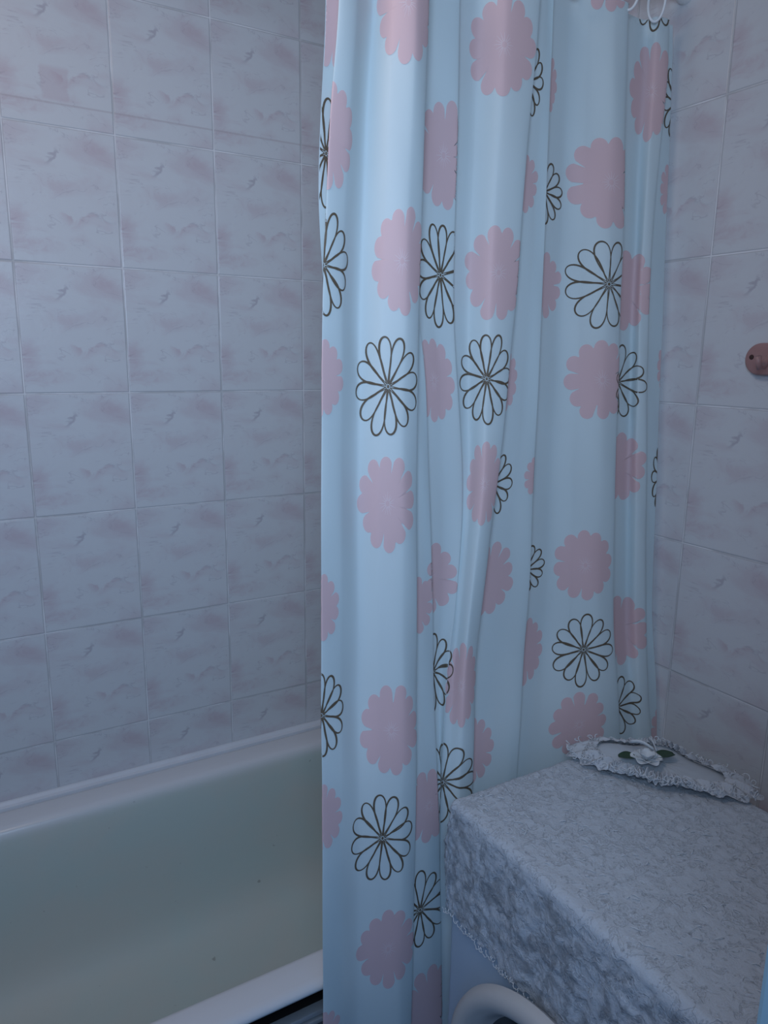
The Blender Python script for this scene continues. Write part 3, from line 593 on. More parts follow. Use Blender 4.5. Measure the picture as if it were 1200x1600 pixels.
def loft(loops, cap=True):
    n = len(loops[0])
    vs = [p for lp in loops for p in lp]
    fs = []
    for i in range(len(loops) - 1):
        for q in range(n):
            fs.append((i * n + q, i * n + (q + 1) % n, (i + 1) * n + (q + 1) % n, (i + 1) * n + q))
    if cap:
        b = (len(loops) - 1) * n
        fs.append(tuple(b + q for q in range(n)))
    return MB().add(vs, fs)


tub = thing('bathtub', ((TX0 + TX1) / 2, (TY0 + TY1) / 2, 0), 'long white enamel bathtub with worn greenish inside along the tiled wall', 'bathtub')
L = []
for off_, dz, rad in ((0.018, -0.019, 0.03), (0.008, -0.018, 0.04), (0.002, -0.014, 0.045), (0.0, -0.009, 0.045), (0.003, -0.004, 0.044), (0.009, -0.0005, 0.042),
                      (0.016, 0.0, 0.04), (0.036, -0.0005, 0.05), (0.058, -0.002, 0.07), (0.066, -0.005, 0.08), (0.072, -0.012, 0.09), (0.0755, -0.024, 0.1)):
    L.append(rrect(off_, off_, off_, rad, TZ + dz))
for i0, i1, iy, rad, dz in ((0.085, 0.085, 0.080, 0.13, -0.06), (0.115, 0.10, 0.088, 0.17, -0.14), (0.155, 0.115, 0.098, 0.19, -0.22),
                            (0.20, 0.13, 0.112, 0.2, -0.29), (0.24, 0.15, 0.132, 0.21, -0.335), (0.29, 0.18, 0.165, 0.2, -0.365), (0.34, 0.22, 0.215, 0.16, -0.38), (0.40, 0.28, 0.27, 0.1, -0.385)):
    L.append(rrect(i0, i1, iy, rad, TZ + dz))
loft(L).build('enamelled_basin', ENAMEL, tub)
U = []
for i0, i1, iy, rad, dz in ((0.018, 0.018, 0.018, 0.03, -0.019), (0.055, 0.055, 0.052, 0.1, -0.026), (0.065, 0.065, 0.062, 0.12, -0.06), (0.09, 0.08, 0.072, 0.16, -0.14), (0.14, 0.10, 0.085, 0.18, -0.24),
                            (0.19, 0.12, 0.11, 0.2, -0.33), (0.26, 0.17, 0.15, 0.2, -0.385), (0.36, 0.27, 0.24, 0.12, -0.405)):
    U.append(rrect(i0, i1, iy, rad, TZ + dz))
loft(U).build('outer_shell', IRON, tub)
for sx in (TX0 + 0.36, TX1 - 0.3):
    for syy in (TY0 + 0.22, TY1 - 0.22):
        MB().tube([(sx, syy, 0.152), (sx, syy, 0.09), (sx, syy, 0.012), (sx, syy, 0.0)], [0.035, 0.022, 0.03, 0.03], 14).build('foot', IRON, tub)

ALU = plain('brushed_aluminium', (0.55, 0.57, 0.60), 0.38, 0.5, 0.6)
DULL = plain('grey_plastic_panel', (0.09, 0.10, 0.12), 0.5, 0.4)
scr = thing('bath_screen', (0.29, 0.885, 0), 'grey framed panel below the front rim of the bathtub', 'bath panel')
rl = MB().box((TX0, 0.879, 0.487), (TX1, 0.896, 0.496), 0.002).box((TX0, 0.877, 0.474), (TX1, 0.896, 0.482), 0.002)
rl.build('top_rail', ALU, scr, angle=40)
MB().box((TX0, 0.886, 0.05), (TX1, 0.892, 0.474), 0.001).build('panel', DULL, scr, angle=40)
MB().box((TX0, 0.879, 0.0), (TX1, 0.898, 0.05), 0.002).build('bottom_rail', ALU, scr, angle=40)

# ------------------------------------------------------------------ shower curtain
Z_TOP, Z_BOT = 0.555, -1.36
CX, CYY = np.array(CURTAIN_X), np.array(CURTAIN_Y)
NR, NC = CX.shape
SUB = 40


def basis(ts, n, k):
    """Catmull-Rom weights: matrix (len(ts), n) with clamped end tangents"""
    W = np.zeros((len(ts), n))
    for r, t in enumerate(ts):
        i = int(min(max(math.floor(t), 0), n - 2))
        f = t - i
        h00, h10 = 2 * f ** 3 - 3 * f ** 2 + 1, f ** 3 - 2 * f ** 2 + f
        h01, h11 = -2 * f ** 3 + 3 * f ** 2, f ** 3 - f ** 2
        W[r, i] += h00
        W[r, i + 1] += h01
        a, b = (i - 1, i + 1) if i > 0 else (i, i + 1)
        s = k if i > 0 else 2 * k
        W[r, b] += h10 * s
        W[r, a] -= h10 * s
        a, b = (i, i + 2) if i + 2 < n else (i, i + 1)
        s = k if i + 2 < n else 2 * k
        W[r, b] += h11 * s
        W[r, a] -= h11 * s
    return W


TS = np.linspace(0, NC - 1, (NC - 1) * SUB + 1)
WT = basis(TS, NC, 0.42)


def curtain_rows(zs):
    """plan polylines (x, y) of the cloth at heights zs, and arc length along them"""
    q = np.clip((Z_TOP - np.asarray(zs)) / (Z_TOP - Z_BOT) * (NR - 1), 0, NR - 1)
    WZ = basis(q, NR, 0.5)
    X, Y = WZ @ CX @ WT.T, WZ @ CYY @ WT.T
    zz = np.asarray(zs)[:, None]
    # small wrinkles in the cloth
    Y = Y + 0.0010 * np.sin(TS[None, :] * 2.9 + zz * 9.0) * np.sin(zz * 13.0 + TS[None, :] * 0.9)
    S = np.concatenate([np.zeros((len(zs), 1)), np.cumsum(np.hypot(np.diff(X, axis=1), np.diff(Y, axis=1)), axis=1)], axis=1)
    return X, Y, S




def vinyl(name, col, trans=0.22):
    k = NT(name)
    n_ = k.noise(k.obj(), 9.0, 3, 0.5)
    h = k.noise(k.obj(), 420.0, 2, 0.6)
    cc = k.mix(n_, tuple(x * 0.97 for x in col), tuple(min(1, x * 1.03) for x in col))
    k.bump(h, 0.12, 0.0006)
    k.base(cc, 0.55, 0.3)
    tl = k.n('ShaderNodeBsdfTranslucent')
    k.l(cc, tl.inputs[0])
    mx = k.n('ShaderNodeMixShader')
    mx.inputs[0].default_value = trans
    k.l(k.b.outputs[0], mx.inputs[1])
    k.l(tl.outputs[0], mx.inputs[2])
    k.l(mx.outputs[0], k.out.inputs[0])
    return k.m


CLOTH = vinyl('white_curtain_cloth', (0.685, 0.785, 0.81))
PINK = vinyl('pink_flower_print', (0.78, 0.555, 0.565), 0.18)
BROWN = vinyl('brown_line_print', (0.125, 0.095, 0.065), 0.05)
WHITE_INK = vinyl('pale_star_print', (0.84, 0.72, 0.74), 0.15)

zs = np.linspace(Z_TOP, Z_BOT, 193)
X, Y, S = curtain_rows(zs)
nr, nc = X.shape
cv = np.stack([X, Y, np.repeat(zs[:, None], nc, 1) + EYE], axis=2).reshape(-1, 3)
idx = np.arange(nr * nc).reshape(nr, nc)
cf = np.stack([idx[1:, :-1], idx[1:, 1:], idx[:-1, 1:], idx[:-1, :-1]], axis=2).reshape(-1, 4)
verts = [cv]
faces = [cf.tolist()]
fmat = [0] * len(cf)
nv = len(cv)


def on_row(j, s_at, a, offset):
    """points of cloth row j at arc positions s_at + a, pushed off the cloth by offset"""
    Sj, Xj, Yj = S[j], X[j], Y[j]
    s0 = np.clip(s_at + a, 0.0008, Sj[-1] - 0.0008)
    e = 0.0012
    tx = np.interp(s0 + e, Sj, Xj) - np.interp(s0 - e, Sj, Xj)
    ty = np.interp(s0 + e, Sj, Yj) - np.interp(s0 - e, Sj, Yj)
    ln = np.hypot(tx, ty) + 1e-9
    return np.interp(s0, Sj, Xj) + ty / ln * offset, np.interp(s0, Sj, Yj) - tx / ln * offset


def place(pts, t0, da, z0, offset):
    """pts: (n,2) cloth offsets (a,b) -> points just in front of the cloth"""
    pts = np.asarray(pts)
    b = np.clip(z0 + pts[:, 1], Z_BOT + 0.002, Z_TOP - 0.001)
    q = (Z_TOP - b) / (Z_TOP - Z_BOT) * (nr - 1)
    j = np.minimum(q.astype(int), nr - 2)
    f = q - j
    out = np.zeros((len(pts), 3))
    out[:, 2] = b + EYE
    for r in np.unique(j):
        m = j == r
        x0, y0 = on_row(r, np.interp(t0, TS, S[r]) + da, pts[m, 0], offset)
        x1, y1 = on_row(r + 1, np.interp(t0, TS, S[r + 1]) + da, pts[m, 0], offset)
        out[m, 0] = x0 * (1 - f[m]) + x1 * f[m]
        out[m, 1] = y0 * (1 - f[m]) + y1 * f[m]
    return out


def add_patch(pts3, fcs, mi):
    global nv
    verts.append(pts3)
    faces.append([[q + nv for q in f] for f in fcs])
    fmat.extend([mi] * len(fcs))
    nv += len(pts3)


rp = random.Random(3)
for kind, t0, da, z0, hx, hz in PRINT:
    NP = 12
    rot = rp.uniform(0, 2 * math.pi / NP)
    lens = [1.0 - rp.uniform(0, 0.09) for _ in range(NP)]
    angs = [2 * math.pi * (q + rp.uniform(-0.05, 0.05)) / NP + rot for q in range(NP)]
    if kind in 'PQ':
        # solid flower: boundary is the outline of the union of twelve round-tipped petals
        M_ = 168
        th = np.linspace(0, 2 * math.pi, M_, endpoint=False)
        rr = np.full(M_, 0.60)
        for q in range(NP):
            dlt = np.abs((th - angs[q] + math.pi) % (2 * math.pi) - math.pi)
            # round petal tip: circle of radius w centred at distance c
            w = 0.192
            cc = lens[q] - w
            disc = w * w - (cc * np.sin(dlt)) ** 2
            r_ = np.where((disc > 0) & (dlt < 1.2), cc * np.cos(dlt) + np.sqrt(np.maximum(disc, 0)), 0)
            rr = np.maximum(rr, r_)
        RG = [g / 28 for g in range(29)]
        pts, fcs = [(0, 0)], []
        for g in RG[1:]:
            for q in range(M_):
                pts.append((rr[q] * g * math.cos(th[q]) * hx, rr[q] * g * math.sin(th[q]) * hz))
        for q in range(M_):
            fcs.append((0, 1 + q, 1 + (q + 1) % M_))
        for g in range(len(RG) - 2):
            a, b = 1 + g * M_, 1 + (g + 1) * M_
            for q in range(M_):
                fcs.append((a + q, b + q, b + (q + 1) % M_, a + (q + 1) % M_))
        add_patch(place(pts, t0, da, z0, 0.0005), fcs, 1)
        if kind == 'Q': continue
        # pale starburst in the middle
        pts, fcs = [], []
        NS = 16
        for q in range(NS):
            a = 2 * math.pi * (q + rp.uniform(-0.2, 0.2)) / NS
            ln = rp.uniform(0.17, 0.27)
            c_, s_ = math.cos(a), math.sin(a)
            w = 0.0055
            n0 = len(pts)
            for m in range(5):
                g = 0.06 + (ln - 0.06) * m / 4
                ww = w * (1.15 - 0.75 * m / 4)
                pts += [((g * c_ - ww * s_) * hx, (g * s_ + ww * c_) * hz), ((g * c_ + ww * s_) * hx, (g * s_ - ww * c_) * hz)]
            for m in range(4):
                i0 = n0 + 2 * m
                fcs.append((i0 + 1, i0 + 3, i0 + 2, i0))
        add_patch(place(pts, t0, da, z0, 0.0008), fcs, 3)
    else:
        # line flower: twelve teardrop petals drawn with one brown line each
        pts, fcs = [], []
        for q in range(NP):
            a, ln = angs[q], lens[q]
            w = rp.uniform(0.205, 0.235)
            K = 40
            path = []
            for m in range(K + 1):
                g = 2 * math.pi * m / K
                x = (1 - math.cos(g)) / 2                      # 0 at the centre, 1 at the tip
                y = math.sin(g) * max(x, 0) ** 0.8 * w * 1.12
                path.append((0.05 + x * (ln - 0.05), y))
            path = [(px * math.cos(a) - py * math.sin(a), px * math.sin(a) + py * math.cos(a)) for px, py in path]
            path = [(px * hx, py * hz) for px, py in path]
            n0 = len(pts)
            for m in range(K + 1):
                p0, p1 = path[max(m - 1, 0)], path[min(m + 1, K)]
                tx, ty = p1[0] - p0[0], p1[1] - p0[1]
                l_ = math.hypot(tx, ty) or 1.0
                hw = (0.00125 + 0.0003 * math.sin(m * 0.3 + q)) * (0.5 + 0.5 * smooth01(math.hypot(path[m][0] / hx, path[m][1] / hz), 0.05, 0.4))
                pts += [(path[m][0] - ty / l_ * hw, path[m][1] + tx / l_ * hw), (path[m][0] + ty / l_ * hw, path[m][1] - tx / l_ * hw)]
            for m in range(K):
                i0 = n0 + 2 * m
                fcs.append((i0 + 1, i0 + 3, i0 + 2, i0))
        n0 = len(pts)
        pts.append((0, 0))
        for m in range(14):
            pts.append((0.035 * hx * math.cos(2 * math.pi * m / 14), 0.035 * hz * math.sin(2 * math.pi * m / 14)))
        for m in range(14):
            fcs.append((n0, n0 + 1 + m, n0 + 1 + (m + 1) % 14))
        add_patch(place(pts, t0, da, z0, 0.0006), fcs, 2)

me = bpy.data.meshes.new('curtain')
allv = np.concatenate(verts)
me.from_pydata(allv.tolist(), [], [f for fs in faces for f in fs])
me.update()
me.polygons.foreach_set('material_index', fmat)
curtain = link('shower_curtain', me, [CLOTH, PINK, BROWN, WHITE_INK])
tag(curtain, 'long white shower curtain with pink and brown outlined flowers hanging beside the bathtub', 'shower curtain')

# rod and rings
PLASTIC = plain('white_plastic', (0.78, 0.79, 0.80), 0.35, 0.5)
ROD_Y, ROD_Z = 0.943, EYE + 0.607
rod = thing('curtain_rod', ((WL + WR) / 2, ROD_Y, ROD_Z), 'straight white rod holding the shower curtain over the bathtub edge', 'curtain rod')
MB().tube([(WL + 0.004, ROD_Y, ROD_Z), (WR - 0.004, ROD_Y, ROD_Z)], 0.009, 20).build('tube', PLASTIC, rod, angle=40)
for x, d in ((WL, 1), (WR, -1)):
    MB().lathe([(0.0, 0.0), (0.019, 0.0), (0.019, 0.004), (0.016, 0.012), (0.0135, 0.016), (0.0135, 0.024), (0.0, 0.024)], (x, ROD_Y, ROD_Z), (d, 0, 0), 28).build('flange', PLASTIC, rod, angle=40)


def ring_mesh():
    pts = []
    for q in range(44):
        a = 2 * math.pi * q / 44
        pts.append((0.004 * math.sin(2 * a), 0.0155 * math.sin(a) * (1.0 + 0.15 * math.cos(a)), -0.023 + 0.040 * math.cos(a)))
    return MB().tube(pts, 0.0022, 8, closed=True)


r0 = ring_mesh().build('curtain_ring', PLASTIC)
G = 'rings along the curtain rod'
spots = [(1.066, 0.15, 'white plastic curtain ring nearest the right tiled wall'),
         (1.008, 0.3, 'tilted white plastic curtain ring, second from the right tiled wall'),
         (0.885, 0.2, None), (0.81, -0.2, None), (0.735, 0.25, None), (0.675, 0.1, None), (0.60, -0.15, None), (0.53, 0.2, None), (0.475, 0.1, None)]
for q, (x, rz, lb) in enumerate(spots):
    o = r0 if q == 0 else r0.copy()
    if q: COL.objects.link(o)
    o.location = (x, ROD_Y - 0.004, ROD_Z)
    o.rotation_euler = (0, 0.2 if q == 1 else 0.05 * (-1) ** q, rz)
    tag(o, lb or 'white plastic curtain ring further left along the rod, above the big flower panels', 'curtain ring', G)

# ------------------------------------------------------------------ washing machine
MX0, MX1, MY0, MY1, MZ = 0.600, 0.985, 0.212, 0.792, EYE - 0.650
BODY = plain('white_machine_enamel', (0.38, 0.48, 0.60), 0.35, 0.5, var=0.02)
RING = plain('pale_grey_door_plastic', (0.50, 0.495, 0.49), 0.35, 0.5, var=0.03)
GLASS = plain('dark_door_glass', (0.02, 0.018, 0.018), 0.12, 0.6)
wm = thing('washing_machine', ((MX0 + MX1) / 2, (MY0 + MY1) / 2, 0), 'white front loading washing machine under the lace cloth', 'washing machine')
MB().box((MX0, MY0, 0.03), (MX1, MY1, MZ - 0.022), 0.008, 3).build('cabinet', BODY, wm, angle=40)
MB().box((MX0 - 0.001, MY0 - 0.001, MZ - 0.022), (MX1, MY1 + 0.001, MZ), 0.006, 3).build('top_panel', BODY, wm, angle=40)
for x in (MX0 + 0.05, MX1 - 0.05):
    for y in (MY0 + 0.05, MY1 - 0.05):
        MB().tube([(x, y, 0.0), (x, y, 0.012), (x, y, 0.034)], [0.02, 0.02, 0.012], 14).build('foot', GLASS, wm, angle=40)
dc = (MX0, 0.530, EYE - 1.010)
door = MB().lathe([(0.1645, 0.001), (0.1665, 0.010), (0.168, 0.0155), (0.196, 0.017), (0.206, 0.020), (0.2105, 0.026), (0.2085, 0.034), (0.203, 0.0395), (0.195, 0.0425), (0.187, 0.042), (0.180, 0.038), (0.173, 0.029), (0.168, 0.018), (0.164, 0.008), (0.160, 0.001)], dc, (-1, 0, 0), 96, close=True).build('door', RING, wm, angle=50)
MB().lathe([(0.163, 0.006), (0.140, 0.003), (0.09, 0.002), (0.05, 0.0015), (0.0, 0.001)], dc, (-1, 0, 0), 64).build('door_glass', GLASS, door, angle=50)
MB().box((MX0 - 0.045, 0.336, dc[2] - 0.035), (MX0 - 0.024, 0.352, dc[2] + 0.035), 0.004).build('handle', BODY, door, angle=40)
MB().box((MX0 - 0.0025, MY0 + 0.02, MZ - 0.13), (MX0 + 0.001, MY1 - 0.02, MZ - 0.03), 0.001).build('control_panel', RING, wm, angle=40)
MB().box((MX0 - 0.0028, MY0 + 0.02, 0.045), (MX0 + 0.001, MY1 - 0.02, 0.13), 0.001).build('kick_panel', BODY, wm, angle=40)

# ------------------------------------------------------------------ lace cloth on the machine
def lace(name, col, hole_lo, scale, holes, fleck=0.0):
    k = NT(name)
    uv = k.n('ShaderNodeAttribute', attribute_name='flat').outputs['Vector']
    warp = k.n('ShaderNodeVectorMath', operation='ADD')
    nz = k.n('ShaderNodeTexNoise')
    nz.inputs['Scale'].default_value = 40.0
    k.l(uv, nz.inputs['Vector'])
    sc = k.n('ShaderNodeVectorMath', operation='SCALE')
    k.l(nz.outputs['Color'], sc.inputs[0])
    sc.inputs['Scale'].default_value = 0.02
    k.l(uv, warp.inputs[0])
    k.l(sc.outputs[0], warp.inputs[1])
    vo = k.n('ShaderNodeTexVoronoi', feature='DISTANCE_TO_EDGE')
    vo.inputs['Scale'].default_value = scale
    k.l(warp.outputs[0], vo.inputs['Vector'])
    big = k.noise(warp.outputs[0], 46.0, 3, 0.55, 1.2)          # floral mass of the lace
    fine = k.noise(uv, 260.0, 3, 0.7)
    solid = k.step(big, 0.40, 0.52)
    net = k.step(vo.outputs['Distance'], 0.05, 0.16)            # 0 on threads, 1 in mesh holes
    op = k.math('MULTIPLY', k.math('SUBTRACT', 1.0, solid), net)
    flecks = k.math('MULTIPLY', k.step(k.noise(warp.outputs[0], 150.0, 2, 0.5), 0.60, 0.70), fleck)
    sx_ = k.n('ShaderNodeSeparateXYZ')
    k.l(uv, sx_.inputs[0])
    front_drop = k.math('MULTIPLY', k.step(sx_.outputs['X'], 0.590, 0.575), fleck)       # front drop: shade under the openwork holes painted as darker colour
    openw_shade = k.math('MULTIPLY', front_drop, k.step(k.noise(warp.outputs[0], 28.0, 4, 0.65, 0.8), 0.46, 0.62))
    rim = k.step(k.math('ABSOLUTE', k.math('SUBTRACT', big, 0.47)), 0.03, 0.0)   # corded outline of the motifs
    cc = k.mix(k.math('MULTIPLY', fine, 0.5), col, tuple(x * 0.72 for x in col))
    cc = k.mix(k.math('MULTIPLY', rim, 0.3), cc, tuple(min(1, x * 1.25) for x in col))
    cc = k.mix(k.math('MULTIPLY', flecks, 0.42), cc, tuple(x * 0.4 for x in col))
    cc = k.mix(k.math('MULTIPLY', openw_shade, 0.62), cc, tuple(x * 0.35 for x in col))
    cc = k.mix(k.math('MULTIPLY', op, hole_lo), cc, tuple(x * 0.45 for x in col))
    h = k.math('ADD', k.math('MULTIPLY', solid, 0.28), k.math('ADD', k.math('MULTIPLY', fine, 0.8), k.math('MULTIPLY', rim, 0.3)))
    k.bump(h, 0.8, 0.0020)
    k.base(cc, 0.75, 0.25)
    if holes > 0:
        k.put(k.b.inputs['Alpha'], k.math('SUBTRACT', 1.0, k.math('MULTIPLY', op, holes)))
    return k.m


LACE = lace('white_lace', (0.50, 0.55, 0.61), 0.20, 230.0, 0.10, 1.0)
EDGING = plain('white_crochet_thread', (0.60, 0.64, 0.68), 0.7, 0.3)


re = random.Random(11)


def cloth(name, parent):
    top = MZ + 0.0045
    x0, x1, y0, y1 = MX0 - 0.0065, MX1 + 0.005, MY0 - 0.006, MY1 + 0.006
    R_ = 0.012
    dF, dB, dS = 0.188, 0.03, 0.085
    step = 0.0042
    xs_ = np.arange(x0 - dF - R_, x1 + dB + step, step)
    ys_ = np.arange(y0 - dS - R_, y1 + dS + R_ + step, step)
    V, flat = [], []
    for x in xs_:
        for y in ys_:
            ex = (x0 + R_ - x) if x < x0 + R_ else ((x - x1 + R_) if x > x1 - R_ else 0.0)
            ey = (y0 + R_ - y) if y < y0 + R_ else ((y - y1 + R_) if y > y1 - R_ else 0.0)
            sx_ = -1 if x < x0 + R_ else 1
            syy = -1 if y < y0 + R_ else 1
            cxx = min(max(x, x0 + R_), x1 - R_)
            cyy = min(max(y, y0 + R_), y1 - R_)
            d = math.hypot(ex, ey)
            nb = 0.0016 * (noise.noise((x * 95, y * 95, 1.7)) + 0.6 * noise.noise((x * 210, y * 210, 4.1)))
            if d < 1e-9:
                V.append((cxx, cyy, top + nb + 0.0008 * noise.noise((x * 14, y * 14, 0))))
            else:
                ux, uy = ex / d * sx_, ey / d * syy
                arc = R_ * math.pi / 2
                if d < arc:
                    an = d / R_
                    out_, dz = R_ * math.sin(an), -R_ * (1 - math.cos(an))
                    nx_, nz_ = math.sin(an), math.cos(an)
                else:
                    out_, dz = R_, -R_ - (d - arc)
                    nx_, nz_ = 1.0, 0.0
                    nb = nb * 1.6 + 0.0016 * noise.noise((x * 45, y * 45, 9.0))
                    out_ += 0.0016 * min(1, (d - arc) / 0.05) * (1 + math.sin(70 * (x if ey > ex else y) + 1.0))
                corner = min(ex, ey) / d if d else 0
                if ex > 0 and ey > 0 and sx_ < 0:
                    out_ += 0.004 * min(1, d / 0.1) * corner * 2
                    dz *= (1 - 0.12 * corner)
                V.append((cxx + ux * out_ + ux * nx_ * nb, cyy + uy * out_ + uy * nx_ * nb, top + dz + nz_ * nb))
            flat.append((x, y, 0))
    nx, ny = len(xs_), len(ys_)
    F = []
    for i in range(nx - 1):
        for j in range(ny - 1):
            xm, ym = xs_[i], ys_[j]
            # scalloped lower edge along the front
            lim = x0 - dF + 0.006 * abs(math.sin(ym * math.pi / 0.022)) + 0.004
            if xm < lim: continue
            # rounded front corners
            exx, eyy = max(0, x0 - xm), max(0, ym - y1, y0 - ym)
            if exx > 0 and eyy > 0 and (exx / dF) ** 2 + (eyy / dS) ** 2 > 1.0: continue
            F.append((i * ny + j, (i + 1) * ny + j, (i + 1) * ny + j + 1, i * ny + j + 1))
    th_ = MB()
    for q in range(520):                             # shiny raised threads of the lace
        tx_, ty_ = re.uniform(x0 + 0.015, MX1 - 0.02), re.uniform(y0 + 0.01, y1 - 0.01)
        if re.random() > 0.30 + 0.70 * smooth01(ty_ - 0.9 * (tx_ - 0.6), 0.35, 0.75): continue
        a = re.gauss(-0.9, 0.5)
        ln = re.uniform(0.004, 0.013)
        c_, s_ = math.cos(a) * ln / 2, math.sin(a) * ln / 2
        bw = re.uniform(-0.15, 0.15)
        th_.tube([(tx_ - c_, ty_ - s_, top + 0.0004), (tx_ - s_ * bw, ty_ + c_ * bw, top + 0.0021), (tx_ + c_, ty_ + s_, top + 0.0004)], 0.00055, 4)
    nF, nV0 = len(F), len(V)
    V += th_.v
    F += [tuple(i + nV0 for i in f) for f in th_.f]
    flat += [(0.0, 0.0, 0.0)] * len(th_.v)
    me = bpy.data.meshes.new('lace')
    me.from_pydata(V, [], F)
    me.polygons.foreach_set('material_index', [0] * nF + [1] * (len(F) - nF))
    at = me.attributes.new('flat', 'FLOAT_VECTOR', 'POINT')
    at.data.foreach_set('vector', [c_ for p in flat for c_ in p])
    bm = bmesh.new()
    bm.from_mesh(me)
    bmesh.ops.delete(bm, geom=[v for v in bm.verts if not v.link_faces], context='VERTS')
    bm.to_mesh(me)
    bm.free()
    me.update()
    return link(name, me, [LACE, EDGING], parent), top, x0, y0, y1


tc = thing('lace_tablecloth', ((MX0 + MX1) / 2, (MY0 + MY1) / 2, MZ + 0.002), 'white lace cloth spread over the washing machine top and hanging down its front', 'tablecloth')
_, CT, CX0, CY0, CY1 = cloth('cloth', tc)
ed = MB()
y = CY0 + 0.0
while y < CY1 - 0.004:                           # little thread loops under the front hem
    zb = CT - 0.186 + 0.003 * math.sin(y * 140)
    r = re.uniform(0.004, 0.0075)
    pts = []
    for q in range(9):
        a = math.pi * (1.0 + q / 8.0)
        pts.append((CX0 - 0.0035 + re.uniform(-0.0015, 0.0015), y + r * math.cos(a), zb + 0.004 + r * 1.2 * math.sin(a) + re.uniform(-0.001, 0.001)))
    ed.tube(pts, 0.0007, 5)
    y += r * re.uniform(1.1, 1.8)
ed.build('looped_edging', EDGING, tc)
# ------------------------------------------------------------------ doily with cloth flower
SHEER = plain('pale_sheer_fabric', (0.42, 0.46, 0.50), 0.6, 0.3, var=0.05)
LEAF = plain('dark_green_cloth', (0.030, 0.060, 0.035), 0.55, 0.3, var=0.2, scale=60)
PETAL = plain('white_petal_cloth', (0.56, 0.60, 0.63), 0.6, 0.3, var=0.05)
DC = Vector((0.922, 0.690, CT + 0.0022))
E1_, E2_ = Vector((0.568, -0.823, 0)), Vector((-0.823, -0.568, 0))


def dz_at(a, b):
    """height of the rumpled doily at (a, b) in its own axes; b > 0 is the front"""
    g = max(0.0, 1 - (a / 0.15) ** 2 - (b / 0.062) ** 2)
    z = 0.020 * g ** 0.8
    z += 0.016 * math.exp(-((a - 0.0) / 0.035) ** 2 - ((b + 0.052) / 0.02) ** 2)       # gathered peak at the back
    z += 0.010 * math.exp(-((a + 0.075) / 0.05) ** 2 - ((b + 0.01) / 0.03) ** 2)
    return z


def dpt(a, b, z=0.0):
    p = DC + E1_ * a + E2_ * b
    return Vector((p.x, p.y, DC.z + dz_at(a, b) + z))


def rim_r(th):
    c_, s_ = math.cos(th), math.sin(th)
    bb = 0.046 if s_ > 0 else 0.056
    return 1.0 / math.sqrt((c_ / 0.137) ** 2 + (s_ / bb) ** 2) * (1 + 0.05 * math.sin(5 * th + 0.6))


dl = thing('doily', tuple(DC), 'small ruffled white lace doily with white flower and green leaves on the washing machine', 'doily')
N1, N2 = 96, 14
pv, pf = [dpt(0, 0)], []
for g in range(1, N2 + 1):
    for q in range(N1):
        t = 2 * math.pi * q / N1
        r = rim_r(t) * g / N2 * 0.86
        pv.append(dpt(r * math.cos(t), r * math.sin(t), 0.0008 * noise.noise((r * 80, t * 6, 2))))
for q in range(N1): pf.append((0, 1 + q, 1 + (q + 1) % N1))
for g in range(N2 - 1):
    for q in range(N1):
        a = 1 + g * N1
        pf.append((a + q, a + N1 + q, a + N1 + (q + 1) % N1, a + (q + 1) % N1))
MB().add(pv, pf).build('sheer_centre', SHEER, dl)
RUF = lace('white_lace_frill', (0.50, 0.53, 0.57), 0.5, 260.0, 0.4)
N1, N2 = 420, 12
pv, pf, fl = [], [], []
for g in range(N2 + 1):
    for q in range(N1):
        t = 2 * math.pi * q / N1
        r0_ = rim_r(t)
        w = 0.70 + 0.36 * g / N2 + 0.035 * math.sin(34 * t) * (g / N2)
        amp = 0.0050 * math.sin(math.pi * (0.12 + 0.88 * g / N2)) + 0.0018 * g / N2
        rz_ = 0.0005 + 0.0035 * (1 - g / N2) + amp * (0.95 + math.sin(34 * t + 2.0 * math.sin(5 * t) + 0.5 * g / N2)) * (0.8 + 0.5 * noise.noise((t * 3, 0.3, 1)))
        rr_ = r0_ * w
        p = dpt(rr_ * math.cos(t), rr_ * math.sin(t), rz_ + 0.0014 * noise.noise((t * 50, g * 0.9, 3)))
        pv.append(p)
        fl.append((t * 0.12, rr_, 0.0))
for g in range(N2):
    for q in range(N1):
        pf.append((g * N1 + q, (g + 1) * N1 + q, (g + 1) * N1 + (q + 1) % N1, g * N1 + (q + 1) % N1))
me = mesh_of(pv, pf)
at = me.attributes.new('flat', 'FLOAT_VECTOR', 'POINT')
at.data.foreach_set('vector', [c_ for p in fl for c_ in p])
frill = link('ruffled_border', me, RUF, dl)
pc = MB()
for q in range(110):                              # crochet loops round the frill
    t = 2 * math.pi * (q + re.uniform(-0.3, 0.3)) / 110
    r = rim_r(t) * re.uniform(0.98, 1.08)
    c0 = dpt(r * math.cos(t), r * math.sin(t), 0.006 + re.uniform(0, 0.005))
    rad = re.uniform(0.003, 0.006)
    ax = Vector((re.uniform(-1, 1), re.uniform(-1, 1), re.uniform(0.2, 1))).normalized()
    xx = ax.orthogonal().normalized()
    yy = ax.cross(xx)
    pc.tube([c0 + (xx * math.cos(u_) + yy * math.sin(u_)) * rad for u_ in [2 * math.pi * m / 10 for m in range(9)]], 0.0007, 5)
pc.build('crochet_loops', EDGING, frill)

FP = dpt(-0.016, 0.016, 0.006)


